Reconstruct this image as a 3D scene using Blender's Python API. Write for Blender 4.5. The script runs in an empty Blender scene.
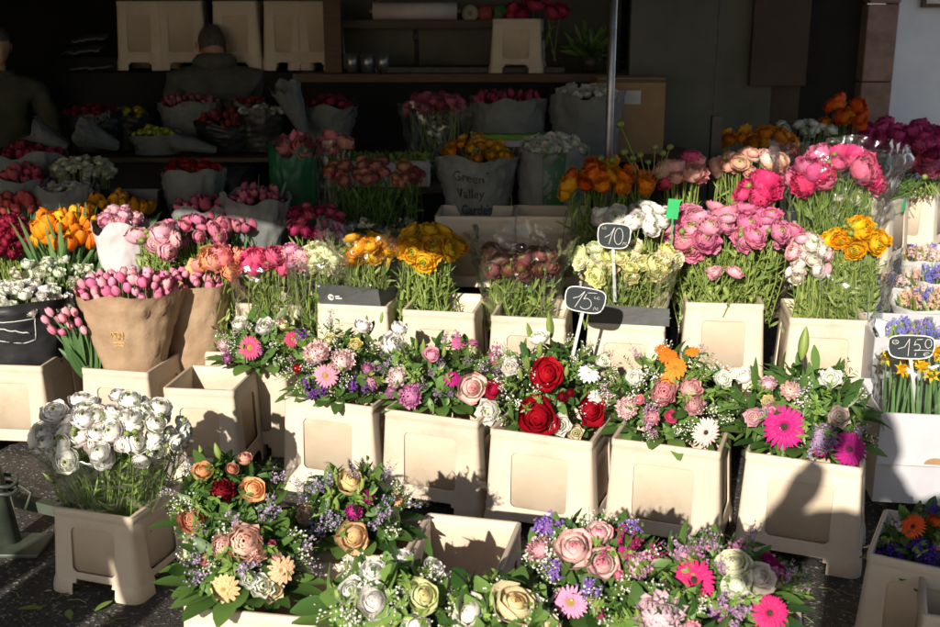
import bpy, math, random
import numpy as np
from mathutils import Vector, Matrix, noise
from mathutils.geometry import tessellate_polygon
R = math.radians
S = bpy.context.scene
COL = S.collection
# ------------------------------------------------------------------ camera, sky, sun, exposure
CAM_H = 1.6; PITCH = R(15); FPX = 1100.0
cd = bpy.data.cameras.new('camera'); cam = bpy.data.objects.new('camera', cd); COL.objects.link(cam)
cam.location = (0, 0, CAM_H); cam.rotation_euler = (R(90) - PITCH, 0, 0)
cd.sensor_width = 36; cd.lens = 36 * FPX / 940; cd.clip_end = 500; cd.clip_start = .02
cd.dof.use_dof = True; cd.dof.focus_distance = 3.2; cd.dof.aperture_fstop = 5.0
S.camera = cam
SUN_AZ = R(18)      # travel direction, clockwise from +Y
SUN_EL = R(23.5)
w = bpy.data.worlds.new('World'); S.world = w; w.use_nodes = True
nt = w.node_tree; bg = nt.nodes['Background']
sky = nt.nodes.new('ShaderNodeTexSky'); sky.sky_type = 'NISHITA'; sky.sun_disc = False
sky.sun_elevation = SUN_EL; sky.sun_rotation = math.pi + SUN_AZ
nt.links.new(sky.outputs[0], bg.inputs[0]); bg.inputs[1].default_value = .058
sl = bpy.data.lights.new('sun', 'SUN'); sl.energy = 5.0; sl.angle = R(.5); sl.color = (1, .925, .80)
so = bpy.data.objects.new('sun', sl); COL.objects.link(so)
sd = Vector((math.sin(SUN_AZ) * math.cos(SUN_EL), math.cos(SUN_AZ) * math.cos(SUN_EL), -math.sin(SUN_EL)))
so.rotation_euler = sd.to_track_quat('-Z', 'Y').to_euler(); so.location = (-3, -6, 6)
S.view_settings.view_transform = 'Standard'; S.view_settings.look = 'None'
S.view_settings.exposure = 0.48; S.view_settings.gamma = 1
S.render.engine = 'CYCLES'
S.cycles.max_bounces = 6; S.cycles.diffuse_bounces = 3; S.cycles.transparent_max_bounces = 16
random.seed(7); RNG = np.random.default_rng(7)

# ------------------------------------------------------------------ helpers
def ray(px, py):
    a = (px - 470) / FPX; b = -(py - 313.5) / FPX
    return Vector((a, math.cos(PITCH) + b * math.sin(PITCH), -math.sin(PITCH) + b * math.cos(PITCH)))
CAMP = Vector((0, 0, CAM_H))
def atY(px, py, y):
    r = ray(px, py); return CAMP + r * (y / r.y)
def atZ(px, py, z):
    r = ray(px, py); return CAMP + r * ((z - CAM_H) / r.z)
def ppm(p):      # photo pixels per metre at a point
    d = Vector((0, math.cos(PITCH), -math.sin(PITCH))).dot(Vector(p) - CAMP); return FPX / d
MATS = {}
def newmat(name):
    m = bpy.data.materials.new(name); m.use_nodes = True; MATS[name] = m
    return m, m.node_tree, m.node_tree.nodes['Principled BSDF']
def N(t, typ, **k):
    n = t.nodes.new(typ)
    for a, b in k.items(): setattr(n, a, b)
    return n
def noisecol(t, c1, c2, scale, lo=.35, hi=.65, detail=4, coord='Object', rough=.6, stretch=None):
    tc = N(t, 'ShaderNodeTexCoord'); no = N(t, 'ShaderNodeTexNoise'); no.inputs['Scale'].default_value = scale
    no.inputs['Detail'].default_value = detail; no.inputs['Roughness'].default_value = rough
    src = tc.outputs[coord]
    if stretch:
        mp = N(t, 'ShaderNodeMapping'); mp.inputs['Scale'].default_value = stretch
        t.links.new(src, mp.inputs[0]); src = mp.outputs[0]
    t.links.new(src, no.inputs['Vector'])
    cr = N(t, 'ShaderNodeValToRGB'); cr.color_ramp.elements[0].position = lo; cr.color_ramp.elements[1].position = hi
    cr.color_ramp.elements[0].color = (*c1, 1); cr.color_ramp.elements[1].color = (*c2, 1)
    t.links.new(no.outputs[0], cr.inputs[0]); return cr.outputs[0], no.outputs[0]
def bump(t, b, h, strength=.3, dist=.002):
    bu = N(t, 'ShaderNodeBump'); bu.inputs['Strength'].default_value = strength; bu.inputs['Distance'].default_value = dist
    t.links.new(h, bu.inputs['Height']); t.links.new(bu.outputs[0], b.inputs['Normal']); return bu
def mat_noise(name, c1, c2, scale, rough=.7, bs=.3, bd=.002, metal=0, **k):
    m, t, b = newmat(name); c, h = noisecol(t, c1, c2, scale, **k)
    t.links.new(c, b.inputs['Base Color']); b.inputs['Roughness'].default_value = rough; b.inputs['Metallic'].default_value = metal
    if bs: bump(t, b, h, bs, bd)
    return m
def add_translucent(m, fac, colsock=None, col=None):
    t = m.node_tree; b = t.nodes['Principled BSDF']; out = t.nodes['Material Output']
    tr = N(t, 'ShaderNodeBsdfTranslucent'); mx = N(t, 'ShaderNodeMixShader'); mx.inputs[0].default_value = fac
    if colsock: t.links.new(colsock, tr.inputs[0])
    elif col: tr.inputs[0].default_value = (*col, 1)
    t.links.new(b.outputs[0], mx.inputs[1]); t.links.new(tr.outputs[0], mx.inputs[2]); t.links.new(mx.outputs[0], out.inputs[0])
# petals: object colour is the pigment, 'tone' blends to an inner pigment, on tulips it also carries seam shade
def mat_petal(name, inner=None, fac=.2, rough=.6):
    m, t, b = newmat(name)
    oi = N(t, 'ShaderNodeObjectInfo'); at = N(t, 'ShaderNodeAttribute', attribute_name='tone')
    mx = N(t, 'ShaderNodeMix', data_type='RGBA'); t.links.new(at.outputs['Fac'], mx.inputs[0])
    if inner: mx.inputs[6].default_value = (*inner, 1)
    else:
        g = N(t, 'ShaderNodeGamma'); g.inputs[1].default_value = 1.35
        t.links.new(oi.outputs['Color'], g.inputs[0]); t.links.new(g.outputs[0], mx.inputs[6])
    t.links.new(oi.outputs['Color'], mx.inputs[7])
    tc = N(t, 'ShaderNodeTexCoord'); no = N(t, 'ShaderNodeTexNoise'); no.inputs['Scale'].default_value = 2.3
    t.links.new(tc.outputs['Object'], no.inputs['Vector'])
    hs = N(t, 'ShaderNodeHueSaturation'); mr = N(t, 'ShaderNodeMapRange'); mr.inputs[3].default_value = .92; mr.inputs[4].default_value = 1.1
    t.links.new(no.outputs[0], mr.inputs[0]); t.links.new(mr.outputs[0], hs.inputs['Value']); t.links.new(mx.outputs[2], hs.inputs['Color'])
    t.links.new(hs.outputs[0], b.inputs['Base Color']); b.inputs['Roughness'].default_value = rough
    b.inputs['Specular IOR Level'].default_value = .25
    add_translucent(m, fac, hs.outputs[0]); return m
M_pet = mat_petal('petal'); M_petg = mat_petal('petal_green_heart', (.25, .32, .03)); M_pety = mat_petal('petal_yellow_heart', (.84, .58, .22))
M_petp = mat_petal('petal_pink_edge', (.88, .76, .68))
def mat_leaf(name, c1, c2, fac=.25, rough=.42):
    m, t, b = newmat(name); at = N(t, 'ShaderNodeAttribute', attribute_name='tone')
    mx = N(t, 'ShaderNodeMix', data_type='RGBA'); mx.inputs[6].default_value = (*c1, 1); mx.inputs[7].default_value = (*c2, 1)
    t.links.new(at.outputs['Fac'], mx.inputs[0]); t.links.new(mx.outputs[2], b.inputs['Base Color'])
    b.inputs['Roughness'].default_value = rough; b.inputs['Specular IOR Level'].default_value = .4
    add_translucent(m, fac, mx.outputs[2]); return m
M_leaf = mat_leaf('leaf_dark', (.03, .085, .018), (.17, .29, .065))
M_leafb = mat_leaf('leaf_bright', (.10, .2, .03), (.32, .44, .1), .3)
M_grass = mat_leaf('stem_green', (.09, .18, .025), (.42, .50, .14), .25, .5)
M_tul = mat_leaf('tulip_leaf', (.07, .15, .05), (.2, .34, .12), .25, .4)
M_bud = mat_leaf('bud_green', (.12, .2, .035), (.3, .38, .09), .2, .5)
M_disc = mat_noise('flower_disc', (.25, .16, .02), (.5, .38, .08), 40, .8, .5, .01)
M_discd = mat_noise('flower_disc_dark', (.015, .01, .008), (.08, .04, .02), 30, .8, .5, .01)
def plastic(name, ca, cb, tl):
    m, t, b = newmat(name)
    tc = N(t, 'ShaderNodeTexCoord')
    c, h = noisecol(t, ca, cb, 7, .3, .7, 6)
    oi = N(t, 'ShaderNodeObjectInfo')
    ns = N(t, 'ShaderNodeTexNoise'); ns.noise_dimensions = '4D'; ns.inputs['Scale'].default_value = 9; ns.inputs['Detail'].default_value = 8; ns.inputs['Roughness'].default_value = .7
    mm = N(t, 'ShaderNodeMath', operation='MULTIPLY'); mm.inputs[1].default_value = 50
    t.links.new(oi.outputs['Random'], mm.inputs[0]); t.links.new(mm.outputs[0], ns.inputs['W']); t.links.new(tc.outputs['Object'], ns.inputs['Vector'])
    cr = N(t, 'ShaderNodeValToRGB'); cr.color_ramp.elements[0].position = .54; cr.color_ramp.elements[1].position = .78
    cr.color_ramp.elements[0].color = (0, 0, 0, 1); cr.color_ramp.elements[1].color = (.34, .34, .34, 1)
    t.links.new(ns.outputs[0], cr.inputs[0])
    mx = N(t, 'ShaderNodeMix', data_type='RGBA'); t.links.new(cr.outputs[0], mx.inputs[0]); t.links.new(c, mx.inputs[6]); mx.inputs[7].default_value = (.3, .2, .11, 1)
    hs = N(t, 'ShaderNodeHueSaturation'); mr = N(t, 'ShaderNodeMapRange'); mr.inputs[3].default_value = .86; mr.inputs[4].default_value = 1.04
    t.links.new(oi.outputs['Random'], mr.inputs[0]); t.links.new(mr.outputs[0], hs.inputs['Value']); t.links.new(mx.outputs[2], hs.inputs['Color'])
    t.links.new(hs.outputs[0], b.inputs['Base Color']); b.inputs['Roughness'].default_value = .45; b.inputs['Specular IOR Level'].default_value = .35
    sx = N(t, 'ShaderNodeSeparateXYZ'); t.links.new(tc.outputs['Object'], sx.inputs[0])
    mz = N(t, 'ShaderNodeMapRange'); mz.inputs[1].default_value = .0; mz.inputs[2].default_value = .16; mz.inputs[3].default_value = .13; mz.inputs[4].default_value = 0; t.links.new(sx.outputs[2], mz.inputs[0])
    ad = N(t, 'ShaderNodeMath', operation='ADD'); t.links.new(ns.outputs[0], ad.inputs[0]); t.links.new(mz.outputs[0], ad.inputs[1])
    sc = N(t, 'ShaderNodeMath', operation='MULTIPLY'); sc.inputs[1].default_value = 1.0; t.links.new(ad.outputs[0], sc.inputs[0]); t.links.new(sc.outputs[0], cr.inputs[0])
    # faint moulded ribs + scuffs
    wv = N(t, 'ShaderNodeTexNoise'); wv.inputs['Scale'].default_value = 60
    mp = N(t, 'ShaderNodeMapping'); mp.inputs['Scale'].default_value = (1, 1, .05); t.links.new(tc.outputs['Object'], mp.inputs[0]); t.links.new(mp.outputs[0], wv.inputs['Vector'])
    bump(t, b, wv.outputs[0], .25, .001)
    add_translucent(m, tl, None, (.75, .33, .09)); return m
M_crate = plastic('cream_plastic', (.70, .585, .455), (.77, .665, .535), .10)
M_tank = plastic('tank_plastic', (.69, .565, .42), (.76, .645, .505), .18)
M_kraft = mat_noise('kraft_paper', (.36, .235, .14), (.48, .33, .21), 9, .8, .9, .012, detail=6); add_translucent(M_kraft, .15, None, (.6, .3, .12))
M_paper = mat_noise('white_paper', (.62, .62, .62), (.75, .75, .74), 9, .7, .6, .004, detail=6); add_translucent(M_paper, .2, None, (.8, .78, .74))
M_pinkpaper = mat_noise('pink_white_sleeve', (.55, .48, .5), (.64, .58, .59), 9, .5, .6, .004, detail=6)
M_dimpaper = mat_noise('white_paper_dimmed', (.12, .13, .13), (.18, .19, .185), 9, .7, .6, .004, detail=6)  # white paper darkened: shade at the back put into its colour
M_greenpaper = mat_noise('green_sleeve', (.008, .07, .03), (.012, .11, .045), 9, .4, .6, .004)
M_blackpaper = mat_noise('black_card', (.012, .013, .014), (.028, .028, .03), 12, .45, .5, .003)
M_card = mat_noise('white_card_dimmed', (.42, .41, .44), (.5, .49, .51), 5, .7, .2, .001)  # white card lowered and tinted lavender, weak glancing light put into its colour
M_cardb = mat_noise('brown_card', (.3, .18, .09), (.36, .23, .12), 8, .8, .2, .001)
M_asph = None
def mk_asph():
    m, t, b = newmat('asphalt')
    tc = N(t, 'ShaderNodeTexCoord'); vo = N(t, 'ShaderNodeTexVoronoi'); vo.inputs['Scale'].default_value = 130
    t.links.new(tc.outputs['Object'], vo.inputs['Vector'])
    sp = N(t, 'ShaderNodeSeparateColor'); t.links.new(vo.outputs['Color'], sp.inputs[0])
    cr = N(t, 'ShaderNodeValToRGB'); e = cr.color_ramp.elements; e[0].position = 0; e[0].color = (.03, .028, .025, 1); e[1].position = .9; e[1].color = (.075, .068, .06, 1)
    x = e.new(.97); x.color = (.3, .28, .25, 1)
    t.links.new(sp.outputs[0], cr.inputs[0])
    c2, h2 = noisecol(t, (.6, .6, .6), (1.1, 1.1, 1.1), 3)
    mx = N(t, 'ShaderNodeMix', data_type='RGBA', blend_type='MULTIPLY'); mx.inputs[0].default_value = 1
    t.links.new(cr.outputs[0], mx.inputs[6]); t.links.new(c2, mx.inputs[7]); t.links.new(mx.outputs[2], b.inputs['Base Color'])
    b.inputs['Roughness'].default_value = .75; bump(t, b, vo.outputs['Distance'], .8, .004); return m
M_asph = mk_asph()
M_white = mat_noise('white_mark', (.75, .75, .72), (.85, .85, .83), 30, .6, 0)
M_slate = mat_noise('slate_board', (.009, .013, .015), (.018, .024, .027), 20, .7, .1, .001)
M_stake = mat_noise('grey_stake', (.5, .5, .5), (.62, .62, .6), 20, .4, 0)
M_metal = mat_noise('grey_metal', (.25, .26, .27), (.36, .36, .37), 20, .35, .1, .001, metal=.8)
M_dark = mat_noise('dark_metal', (.02, .02, .02), (.04, .04, .04), 20, .5, .1, .001)
M_dimgreenpaint = mat_noise('dimmed_green_paint', (.03, .04, .03), (.07, .085, .06), 12, .5, .3, .002)  # leg paint darkened, the shade on it put into its colour
M_wood = mat_noise('bench_wood', (.07, .035, .015), (.11, .06, .028), 6, .6, .3, .002, stretch=(1, 12, 12))
M_wooddark = mat_noise('dark_wood', (.05, .035, .022), (.09, .06, .04), 6, .6, .3, .002, stretch=(1, 12, 12))
M_wall = mat_noise('grey_plaster', (.085, .09, .07), (.125, .125, .10), 2.5, .9, .4, .004, detail=8)  # plaster darkened, dimness of the shop interior put into its tone
M_walldark = mat_noise('brown_plaster', (.05, .035, .025), (.07, .05, .035), 2.5, .9, .4, .004, detail=8)
M_tile = mat_noise('sink_wall', (.055, .058, .045), (.08, .078, .06), 5, .5, .2, .002)
M_blue = mat_noise('pale_plaster', (.58, .64, .76), (.66, .72, .82), 6, .9, .5, .004, detail=8)
M_stone = mat_noise('pink_stone', (.2, .13, .11), (.3, .2, .17), 14, .9, .6, .004, detail=8)
M_black = mat_noise('near_black', (.006, .006, .006), (.014, .013, .012), 3, .9, 0)  # near-black with slight random tone
M_canvas = mat_noise('canvas', (.03, .05, .035), (.05, .07, .05), 4, .9, .2, .002)
M_skin = mat_noise('skin', (.45, .24, .16), (.55, .31, .21), 20, .55, .1, .001)
M_olive = mat_noise('olive_cloth', (.05, .05, .028), (.085, .08, .05), 10, .9, .8, .01, detail=6)
M_grey = mat_noise('grey_cloth', (.075, .08, .07), (.12, .12, .105), 10, .9, .8, .01, detail=6)
M_navy = mat_noise('navy_cloth', (.03, .035, .05), (.05, .055, .07), 10, .9, .6, .01)
M_hair = mat_noise('grey_hair', (.05, .045, .04), (.12, .11, .1), 60, .7, .8, .004)
M_yell = mat_noise('yellow_print', (.75, .42, .08), (.8, .5, .12), 20, .6, 0)
M_greenlab = mat_noise('green_label', (.02, .35, .1), (.03, .42, .13), 20, .5, 0)
def mk_clear():
    m, t, b = newmat('clear_film'); out = t.nodes['Material Output']
    tr = N(t, 'ShaderNodeBsdfTransparent'); tr.inputs[0].default_value = (.96, .97, .97, 1)
    gl = N(t, 'ShaderNodeBsdfGlossy'); gl.inputs['Roughness'].default_value = .22
    df = N(t, 'ShaderNodeBsdfTranslucent'); df.inputs[0].default_value = (.9, .9, .9, 1)
    tc = N(t, 'ShaderNodeTexCoord'); no = N(t, 'ShaderNodeTexNoise'); no.inputs['Scale'].default_value = 7; no.inputs['Detail'].default_value = 2; no.inputs['Distortion'].default_value = 1.5
    t.links.new(tc.outputs['Object'], no.inputs['Vector'])
    bu = N(t, 'ShaderNodeBump'); bu.inputs['Strength'].default_value = .9; bu.inputs['Distance'].default_value = .02
    t.links.new(no.outputs[0], bu.inputs['Height']); t.links.new(bu.outputs[0], gl.inputs['Normal'])
    lw = N(t, 'ShaderNodeLayerWeight'); lw.inputs[0].default_value = .25; t.links.new(bu.outputs[0], lw.inputs['Normal'])
    mr = N(t, 'ShaderNodeMapRange'); mr.inputs[3].default_value = .09; mr.inputs[4].default_value = .6; t.links.new(lw.outputs['Fresnel'], mr.inputs[0])
    a = N(t, 'ShaderNodeMixShader'); a.inputs[0].default_value = .2; t.links.new(gl.outputs[0], a.inputs[1]); t.links.new(df.outputs[0], a.inputs[2])
    c = N(t, 'ShaderNodeMixShader'); t.links.new(mr.outputs[0], c.inputs[0]); t.links.new(tr.outputs[0], c.inputs[1]); t.links.new(a.outputs[0], c.inputs[2])
    t.links.new(c.outputs[0], out.inputs[0]); return m
M_clear = mk_clear()

class MB:
    def __init__(s): s.v = []; s.f = []; s.m = []; s.t = []; s.n = 0
    def add(s, V, F, mat=0, tone=1.0):
        V = np.asarray(V, float).reshape(-1, 3); o = s.n
        s.v.append(V); s.f += [tuple(i + o for i in f) for f in F]; s.m += [mat] * len(F)
        s.t.append(np.full(len(V), tone) if np.isscalar(tone) else np.asarray(tone, float)); s.n += len(V)
    def box(s, c, sz, mat=0, rot=None, tone=1.0):
        x, y, z = [d / 2 for d in sz]
        V = np.array([(a, b, e) for a in (-x, x) for b in (-y, y) for e in (-z, z)])
        if rot is not None: V = V @ np.array(rot.to_3x3()).T
        s.add(V + np.array(c), [(0, 1, 3, 2), (4, 6, 7, 5), (0, 4, 5, 1), (2, 3, 7, 6), (0, 2, 6, 4), (1, 5, 7, 3)], mat, tone)
    def tube(s, pts, r, n=4, mat=0, tone=1.0, cap=True):
        pts = [Vector(p) for p in pts]; K = len(pts); rr = r if hasattr(r, '__len__') else [r] * K
        V = []
        for i, p in enumerate(pts):
            d = (pts[min(i + 1, K - 1)] - pts[max(i - 1, 0)])
            if d.length < 1e-9: d = Vector((0, 0, 1))
            d.normalize()
            a = d.cross(Vector((0, 0, 1)) if abs(d.z) < .9 else Vector((1, 0, 0))).normalized(); b = d.cross(a)
            for k in range(n):
                q = 2 * math.pi * k / n; V.append(p + (a * math.cos(q) + b * math.sin(q)) * rr[i])
        F = [(i * n + k, i * n + (k + 1) % n, (i + 1) * n + (k + 1) % n, (i + 1) * n + k) for i in range(K - 1) for k in range(n)]
        if cap and n > 2: F += [tuple(range(n))[::-1], tuple((K - 1) * n + k for k in range(n))]
        s.add([tuple(v) for v in V], F, mat, tone)
    def grid(s, P, mat=0, tone=1.0):
        P = np.asarray(P); a, b = P.shape[:2]
        F = [(i * b + j, i * b + j + 1, (i + 1) * b + j + 1, (i + 1) * b + j) for i in range(a - 1) for j in range(b - 1)]
        s.add(P.reshape(-1, 3), F, mat, tone if np.isscalar(tone) else np.asarray(tone).reshape(-1))
    def mesh(s, name, mats, smooth=True):
        me = bpy.data.meshes.new(name); V = np.concatenate(s.v) if s.v else np.zeros((0, 3))
        me.from_pydata(V.tolist(), [], s.f)
        for m in (mats if isinstance(mats, (list, tuple)) else [mats]): me.materials.append(m)
        me.polygons.foreach_set('material_index', s.m); me.polygons.foreach_set('use_smooth', [smooth] * len(s.f))
        at = me.attributes.new('tone', 'FLOAT', 'POINT'); at.data.foreach_set('value', np.concatenate(s.t) if s.t else [])
        me.update(); return me
def link(name, data, parent=None, mat4=None, color=None):
    o = bpy.data.objects.new(name, data); COL.objects.link(o)
    if parent is not None: o.parent = parent
    if mat4 is not None: o.matrix_local = mat4
    if color is not None: o.color = (*color, 1)
    return o
def tag(o, label=None, cat=None, group=None, kind=None):
    if label: o['label'] = label
    if cat: o['category'] = cat
    if group: o['group'] = group
    if kind: o['kind'] = kind
    return o
def empty(name, loc, label, cat, group=None, rz=0):
    o = bpy.data.objects.new(name, None); COL.objects.link(o); o.location = loc; o.rotation_euler = (0, 0, rz); o.empty_display_size = .05
    return tag(o, label, cat, group)
def struct(name, mb, mats, smooth=False):
    return tag(link(name, mb.mesh(name, mats, smooth)), kind='structure')
def bake(me, mods):
    o = bpy.data.objects.new('tmp', me); COL.objects.link(o)
    for typ, kw in mods:
        m = o.modifiers.new(typ, typ)
        for a, b in kw.items(): setattr(m, a, b)
    dg = bpy.context.evaluated_depsgraph_get(); r = bpy.data.meshes.new_from_object(o.evaluated_get(dg)); r.name = me.name
    bpy.data.objects.remove(o); return r

# ------------------------------------------------------------------ flower heads (unit radius, facing +Z)
def shell(mb, r, theta, n, flare=0, ruffle=0, zs=1.0, seed=0, tone=1.0, nu=5, nv=6, wid=1.25, bottom=2.7, off=None, mat=0, zl=0):
    rg = random.Random(seed)
    for k in range(n):
        az0 = 2 * math.pi * (k + (off or 0)) / n + rg.uniform(-.2, .2) / n
        half = math.pi / n * wid; th = theta * rg.uniform(.78, 1.18); rk = r * (rg.uniform(.92, 1.07) if zs < 1.3 else rg.uniform(.84, 1.14)); tx_, ty_ = rg.uniform(-.05, .05), rg.uniform(-.05, .05); ph = rg.uniform(0, 6)
        P = np.zeros((nu, nv, 3)); T = np.zeros((nu, nv))
        for i in range(nu):
            u = -1 + 2 * i / (nu - 1)
            for j in range(nv):
                v = j / (nv - 1)
                top = th + .28 * abs(u) ** 2.2 * (1 if zs < 1.3 else 3.0)
                t = bottom + (top - bottom) * v
                az = az0 + u * half * (1 if v > .15 else .6)
                e = v ** 3
                rad = rk * (1 + flare * e + .05 * e * math.sin(u * 3 + ph)) + ruffle * e * math.sin(u * 5 + ph) * rk
                P[i, j] = (rad * math.sin(t) * math.cos(az), rad * math.sin(t) * math.sin(az), rad * math.cos(t) * zs + flare * e * .2 + zl)
                T[i, j] = min(1, tone * (.75 + .35 * v)) if tone >= 0 else max(.12, v ** 4) * .8
                if zs > 1.3: T[i, j] *= (.55 + .45 * v) * (1 - .6 * abs(u) ** 3)  # tall cups: petal base and edges darkened, seam shade put into the tone
        mb.grid(P, mat, T)
def cupflower(layers, name, mat, zs=1.0, ruffle=0, flare=0, seed=0, tones=None, centre=None, extra=None):
    mb = MB(); K = len(layers)
    for i, (r, th, n) in enumerate(layers):
        lift = (1 - r) * .36 if name != 'tulip' else 0
        t = tones[i] if tones else i / (K - 1)
        shell(mb, r, R(th), n, flare * (i + 1) / K, ruffle, zs, seed * 31 + i, t, off=i * .47, zl=lift)
    if extra: extra(mb)
    return mb.mesh(name, [mat, M_bud], True)
def ball(mb, c, r, mat=0, tone=1.0, nu=8, nv=6, sz=1.0):
    P = np.zeros((nu + 1, nv + 1, 3))
    for i in range(nu + 1):
        for j in range(nv + 1):
            a = 2 * math.pi * i / nu; t = math.pi * j / nv
            P[i, j] = (c[0] + r * math.sin(t) * math.cos(a), c[1] + r * math.sin(t) * math.sin(a), c[2] + r * sz * math.cos(t))
    mb.grid(P, mat, tone)
HEADS = {}
for s in range(3):
    HEADS.setdefault('ranunculus', []).append(cupflower([(.2, 20, 4), (.33, 24, 5), (.46, 31, 6), (.6, 42, 6), (.74, 54, 7), (.88, 68, 7), (1., 84, 7)], 'ranunculus', M_petg, .72, .03, .06, s, [0, .55, .8, .95, 1, 1, 1]))
    HEADS.setdefault('ranunculus_open', []).append(cupflower([(.2, 30, 5), (.4, 40, 6), (.58, 50, 7), (.74, 62, 7), (.88, 76, 8), (1., 92, 8)], 'ranunculus', M_petg, .6, .08, .12, s + 5, [.1, .8, 1, 1, 1, 1]))
    HEADS.setdefault('peony', []).append(cupflower([(.25, 20, 4), (.42, 30, 5), (.58, 38, 5), (.74, 50, 6), (.88, 62, 6), (1., 82, 6)], 'peony', M_pet, .85, .12, .1, s + 9, [.5, .7, .85, .95, 1, 1]))
    HEADS.setdefault('rose', []).append(cupflower([(.2, 10, 3), (.32, 17, 3), (.46, 27, 4), (.62, 40, 4), (.8, 58, 5), (1., 80, 5)], 'rose', M_pet, .8, .03, .22, s + 15, [.35, .55, .7, .85, 1, 1]))
    HEADS.setdefault('rose_cream', []).append(cupflower([(.2, 10, 3), (.32, 17, 3), (.46, 27, 4), (.62, 40, 4), (.8, 58, 5), (1., 80, 5)], 'rose', M_pety, .8, .03, .22, s + 15, [.1, .3, .6, .85, 1, 1]))
    HEADS.setdefault('rose_bicolor', []).append(cupflower([(.2, 10, 3), (.32, 17, 3), (.46, 27, 4), (.62, 40, 4), (.8, 58, 5), (1., 80, 5)], 'rose', M_petp, .8, .03, .22, s + 15, [1, .9, -1, -1, -1, -1]))
    HEADS.setdefault('tulip', []).append(cupflower([(.42, 8, 3), (.54, 14, 3), (.63, 20, 3)], 'tulip', M_pet, 1.45, .03, .03, s + 19, [.6, .8, 1]))
    HEADS.setdefault('carnation', []).append(cupflower([(.3, 20, 6), (.48, 30, 7), (.64, 42, 8), (.8, 56, 9), (.92, 70, 9), (1., 88, 9)], 'carnation', M_pet, .62, .2, .12, s + 25, [.7, .8, .9, 1, 1, 1]))
    HEADS.setdefault('lisianthus', []).append(cupflower([(.35, 25, 4), (.6, 42, 5), (.85, 62, 5), (1., 80, 5)], 'lisianthus', M_petg, .9, .14, .2, s + 29, [.5, .9, 1, 1]))
def gerbera(name, rings, mat, disc, seed, lift=.15):
    mb = MB(); rg = random.Random(seed)
    for k, (r0, r1, n, w, z) in enumerate(rings):
        for i in range(n):
            az = 2 * math.pi * (i + .5 * k) / n + rg.uniform(-.05, .05); L = (r1 - r0) * rg.uniform(.9, 1.06)
            dz = rg.uniform(-.05, .06); P = np.zeros((3, 6, 3)); T = np.zeros((3, 6))
            for a in range(3):
                for j in range(6):
                    v = j / 5; ww = w * (math.sin(math.pi * min(1, .12 + v * .8)) ** .5) * (1 if v < .95 else .6)
                    rr = r0 + L * v; x = (a - 1) * ww
                    zz = z + lift * math.sin(v * 2.2) + dz * v + .05 * (abs(a - 1)) * (1 - v) - .12 * v * v
                    P[a, j] = (rr * math.cos(az) - x * math.sin(az), rr * math.sin(az) + x * math.cos(az), zz); T[a, j] = .55 + .45 * v
            mb.grid(P, 0, T)
    P = np.zeros((13, 5, 3))
    for i in range(13):
        for j in range(5):
            a = 2 * math.pi * i / 12; v = j / 4; rr = rings[-1][0] * 1.25 * v
            P[i, j] = (rr * math.cos(a), rr * math.sin(a), rings[-1][4] + .06 + .05 * math.cos(v * 3))
    mb.grid(P, 1)
    P2 = P.copy(); P2[:, :, 2] = -.05 - .12 * (1 - np.hypot(P[:, :, 0], P[:, :, 1]) / (rings[-1][0] * 1.25)); P2[:, :, :2] *= 1.6
    mb.grid(P2, 2)
    return mb.mesh(name, [mat, disc, M_leaf], True)
for s in range(2):
    HEADS.setdefault('gerbera', []).append(gerbera('gerbera', [(.2, 1., 22, .085, 0), (.18, .92, 20, .08, .05), (.16, .5, 20, .05, .1)], M_pet, M_discd, s))
    HEADS.setdefault('gerbera_light', []).append(gerbera('gerbera', [(.22, 1., 22, .085, 0), (.2, .9, 20, .08, .05), (.22, .5, 20, .05, .1)], M_pet, M_disc, s + 4))
    HEADS.setdefault('chrysanthemum', []).append(gerbera('chrysanthemum', [(.15, 1., 14, .15, 0), (.13, .85, 13, .14, .1), (.1, .62, 11, .12, .2), (.08, .4, 9, .1, .28)], M_pet, M_disc, s + 8, .2))
def lilybud(name):
    mb = MB(); P = np.zeros((9, 9, 3)); T = np.zeros((9, 9))
    for i in range(9):
        for j in range(9):
            a = 2 * math.pi * i / 8; v = j / 8; r = .36 * math.sin(math.pi * (v * .93 + .05)) ** .7 * (1.05 - .35 * v) * (1 + .1 * math.cos(3 * a))
            P[i, j] = (r * math.cos(a), r * math.sin(a), v * 2 - 1); T[i, j] = .2 + .8 * abs(math.sin(1.5 * a))
    mb.grid(P, 0, T); return mb.mesh(name, [M_bud], True)
HEADS['lily_bud'] = [lilybud('lily_bud')]
def smallbud():
    mb = MB(); ball(mb, (0, 0, 0), 1, 0, .6, 8, 6, .9)
    for k in range(5):
        a = k * 1.256; P = [[(0, 0, -.95), (0, 0, -.95)], [(math.cos(a - .35) * .8, math.sin(a - .35) * .8, -.7), (math.cos(a + .35) * .8, math.sin(a + .35) * .8, -.7)], [(math.cos(a) * 1.35, math.sin(a) * 1.35, -.3), (math.cos(a) * 1.35, math.sin(a) * 1.35, -.3)]]
        mb.grid(P, 0, .1)
    return mb.mesh('bud', [M_bud], True)
HEADS['bud'] = [smallbud()]
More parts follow.
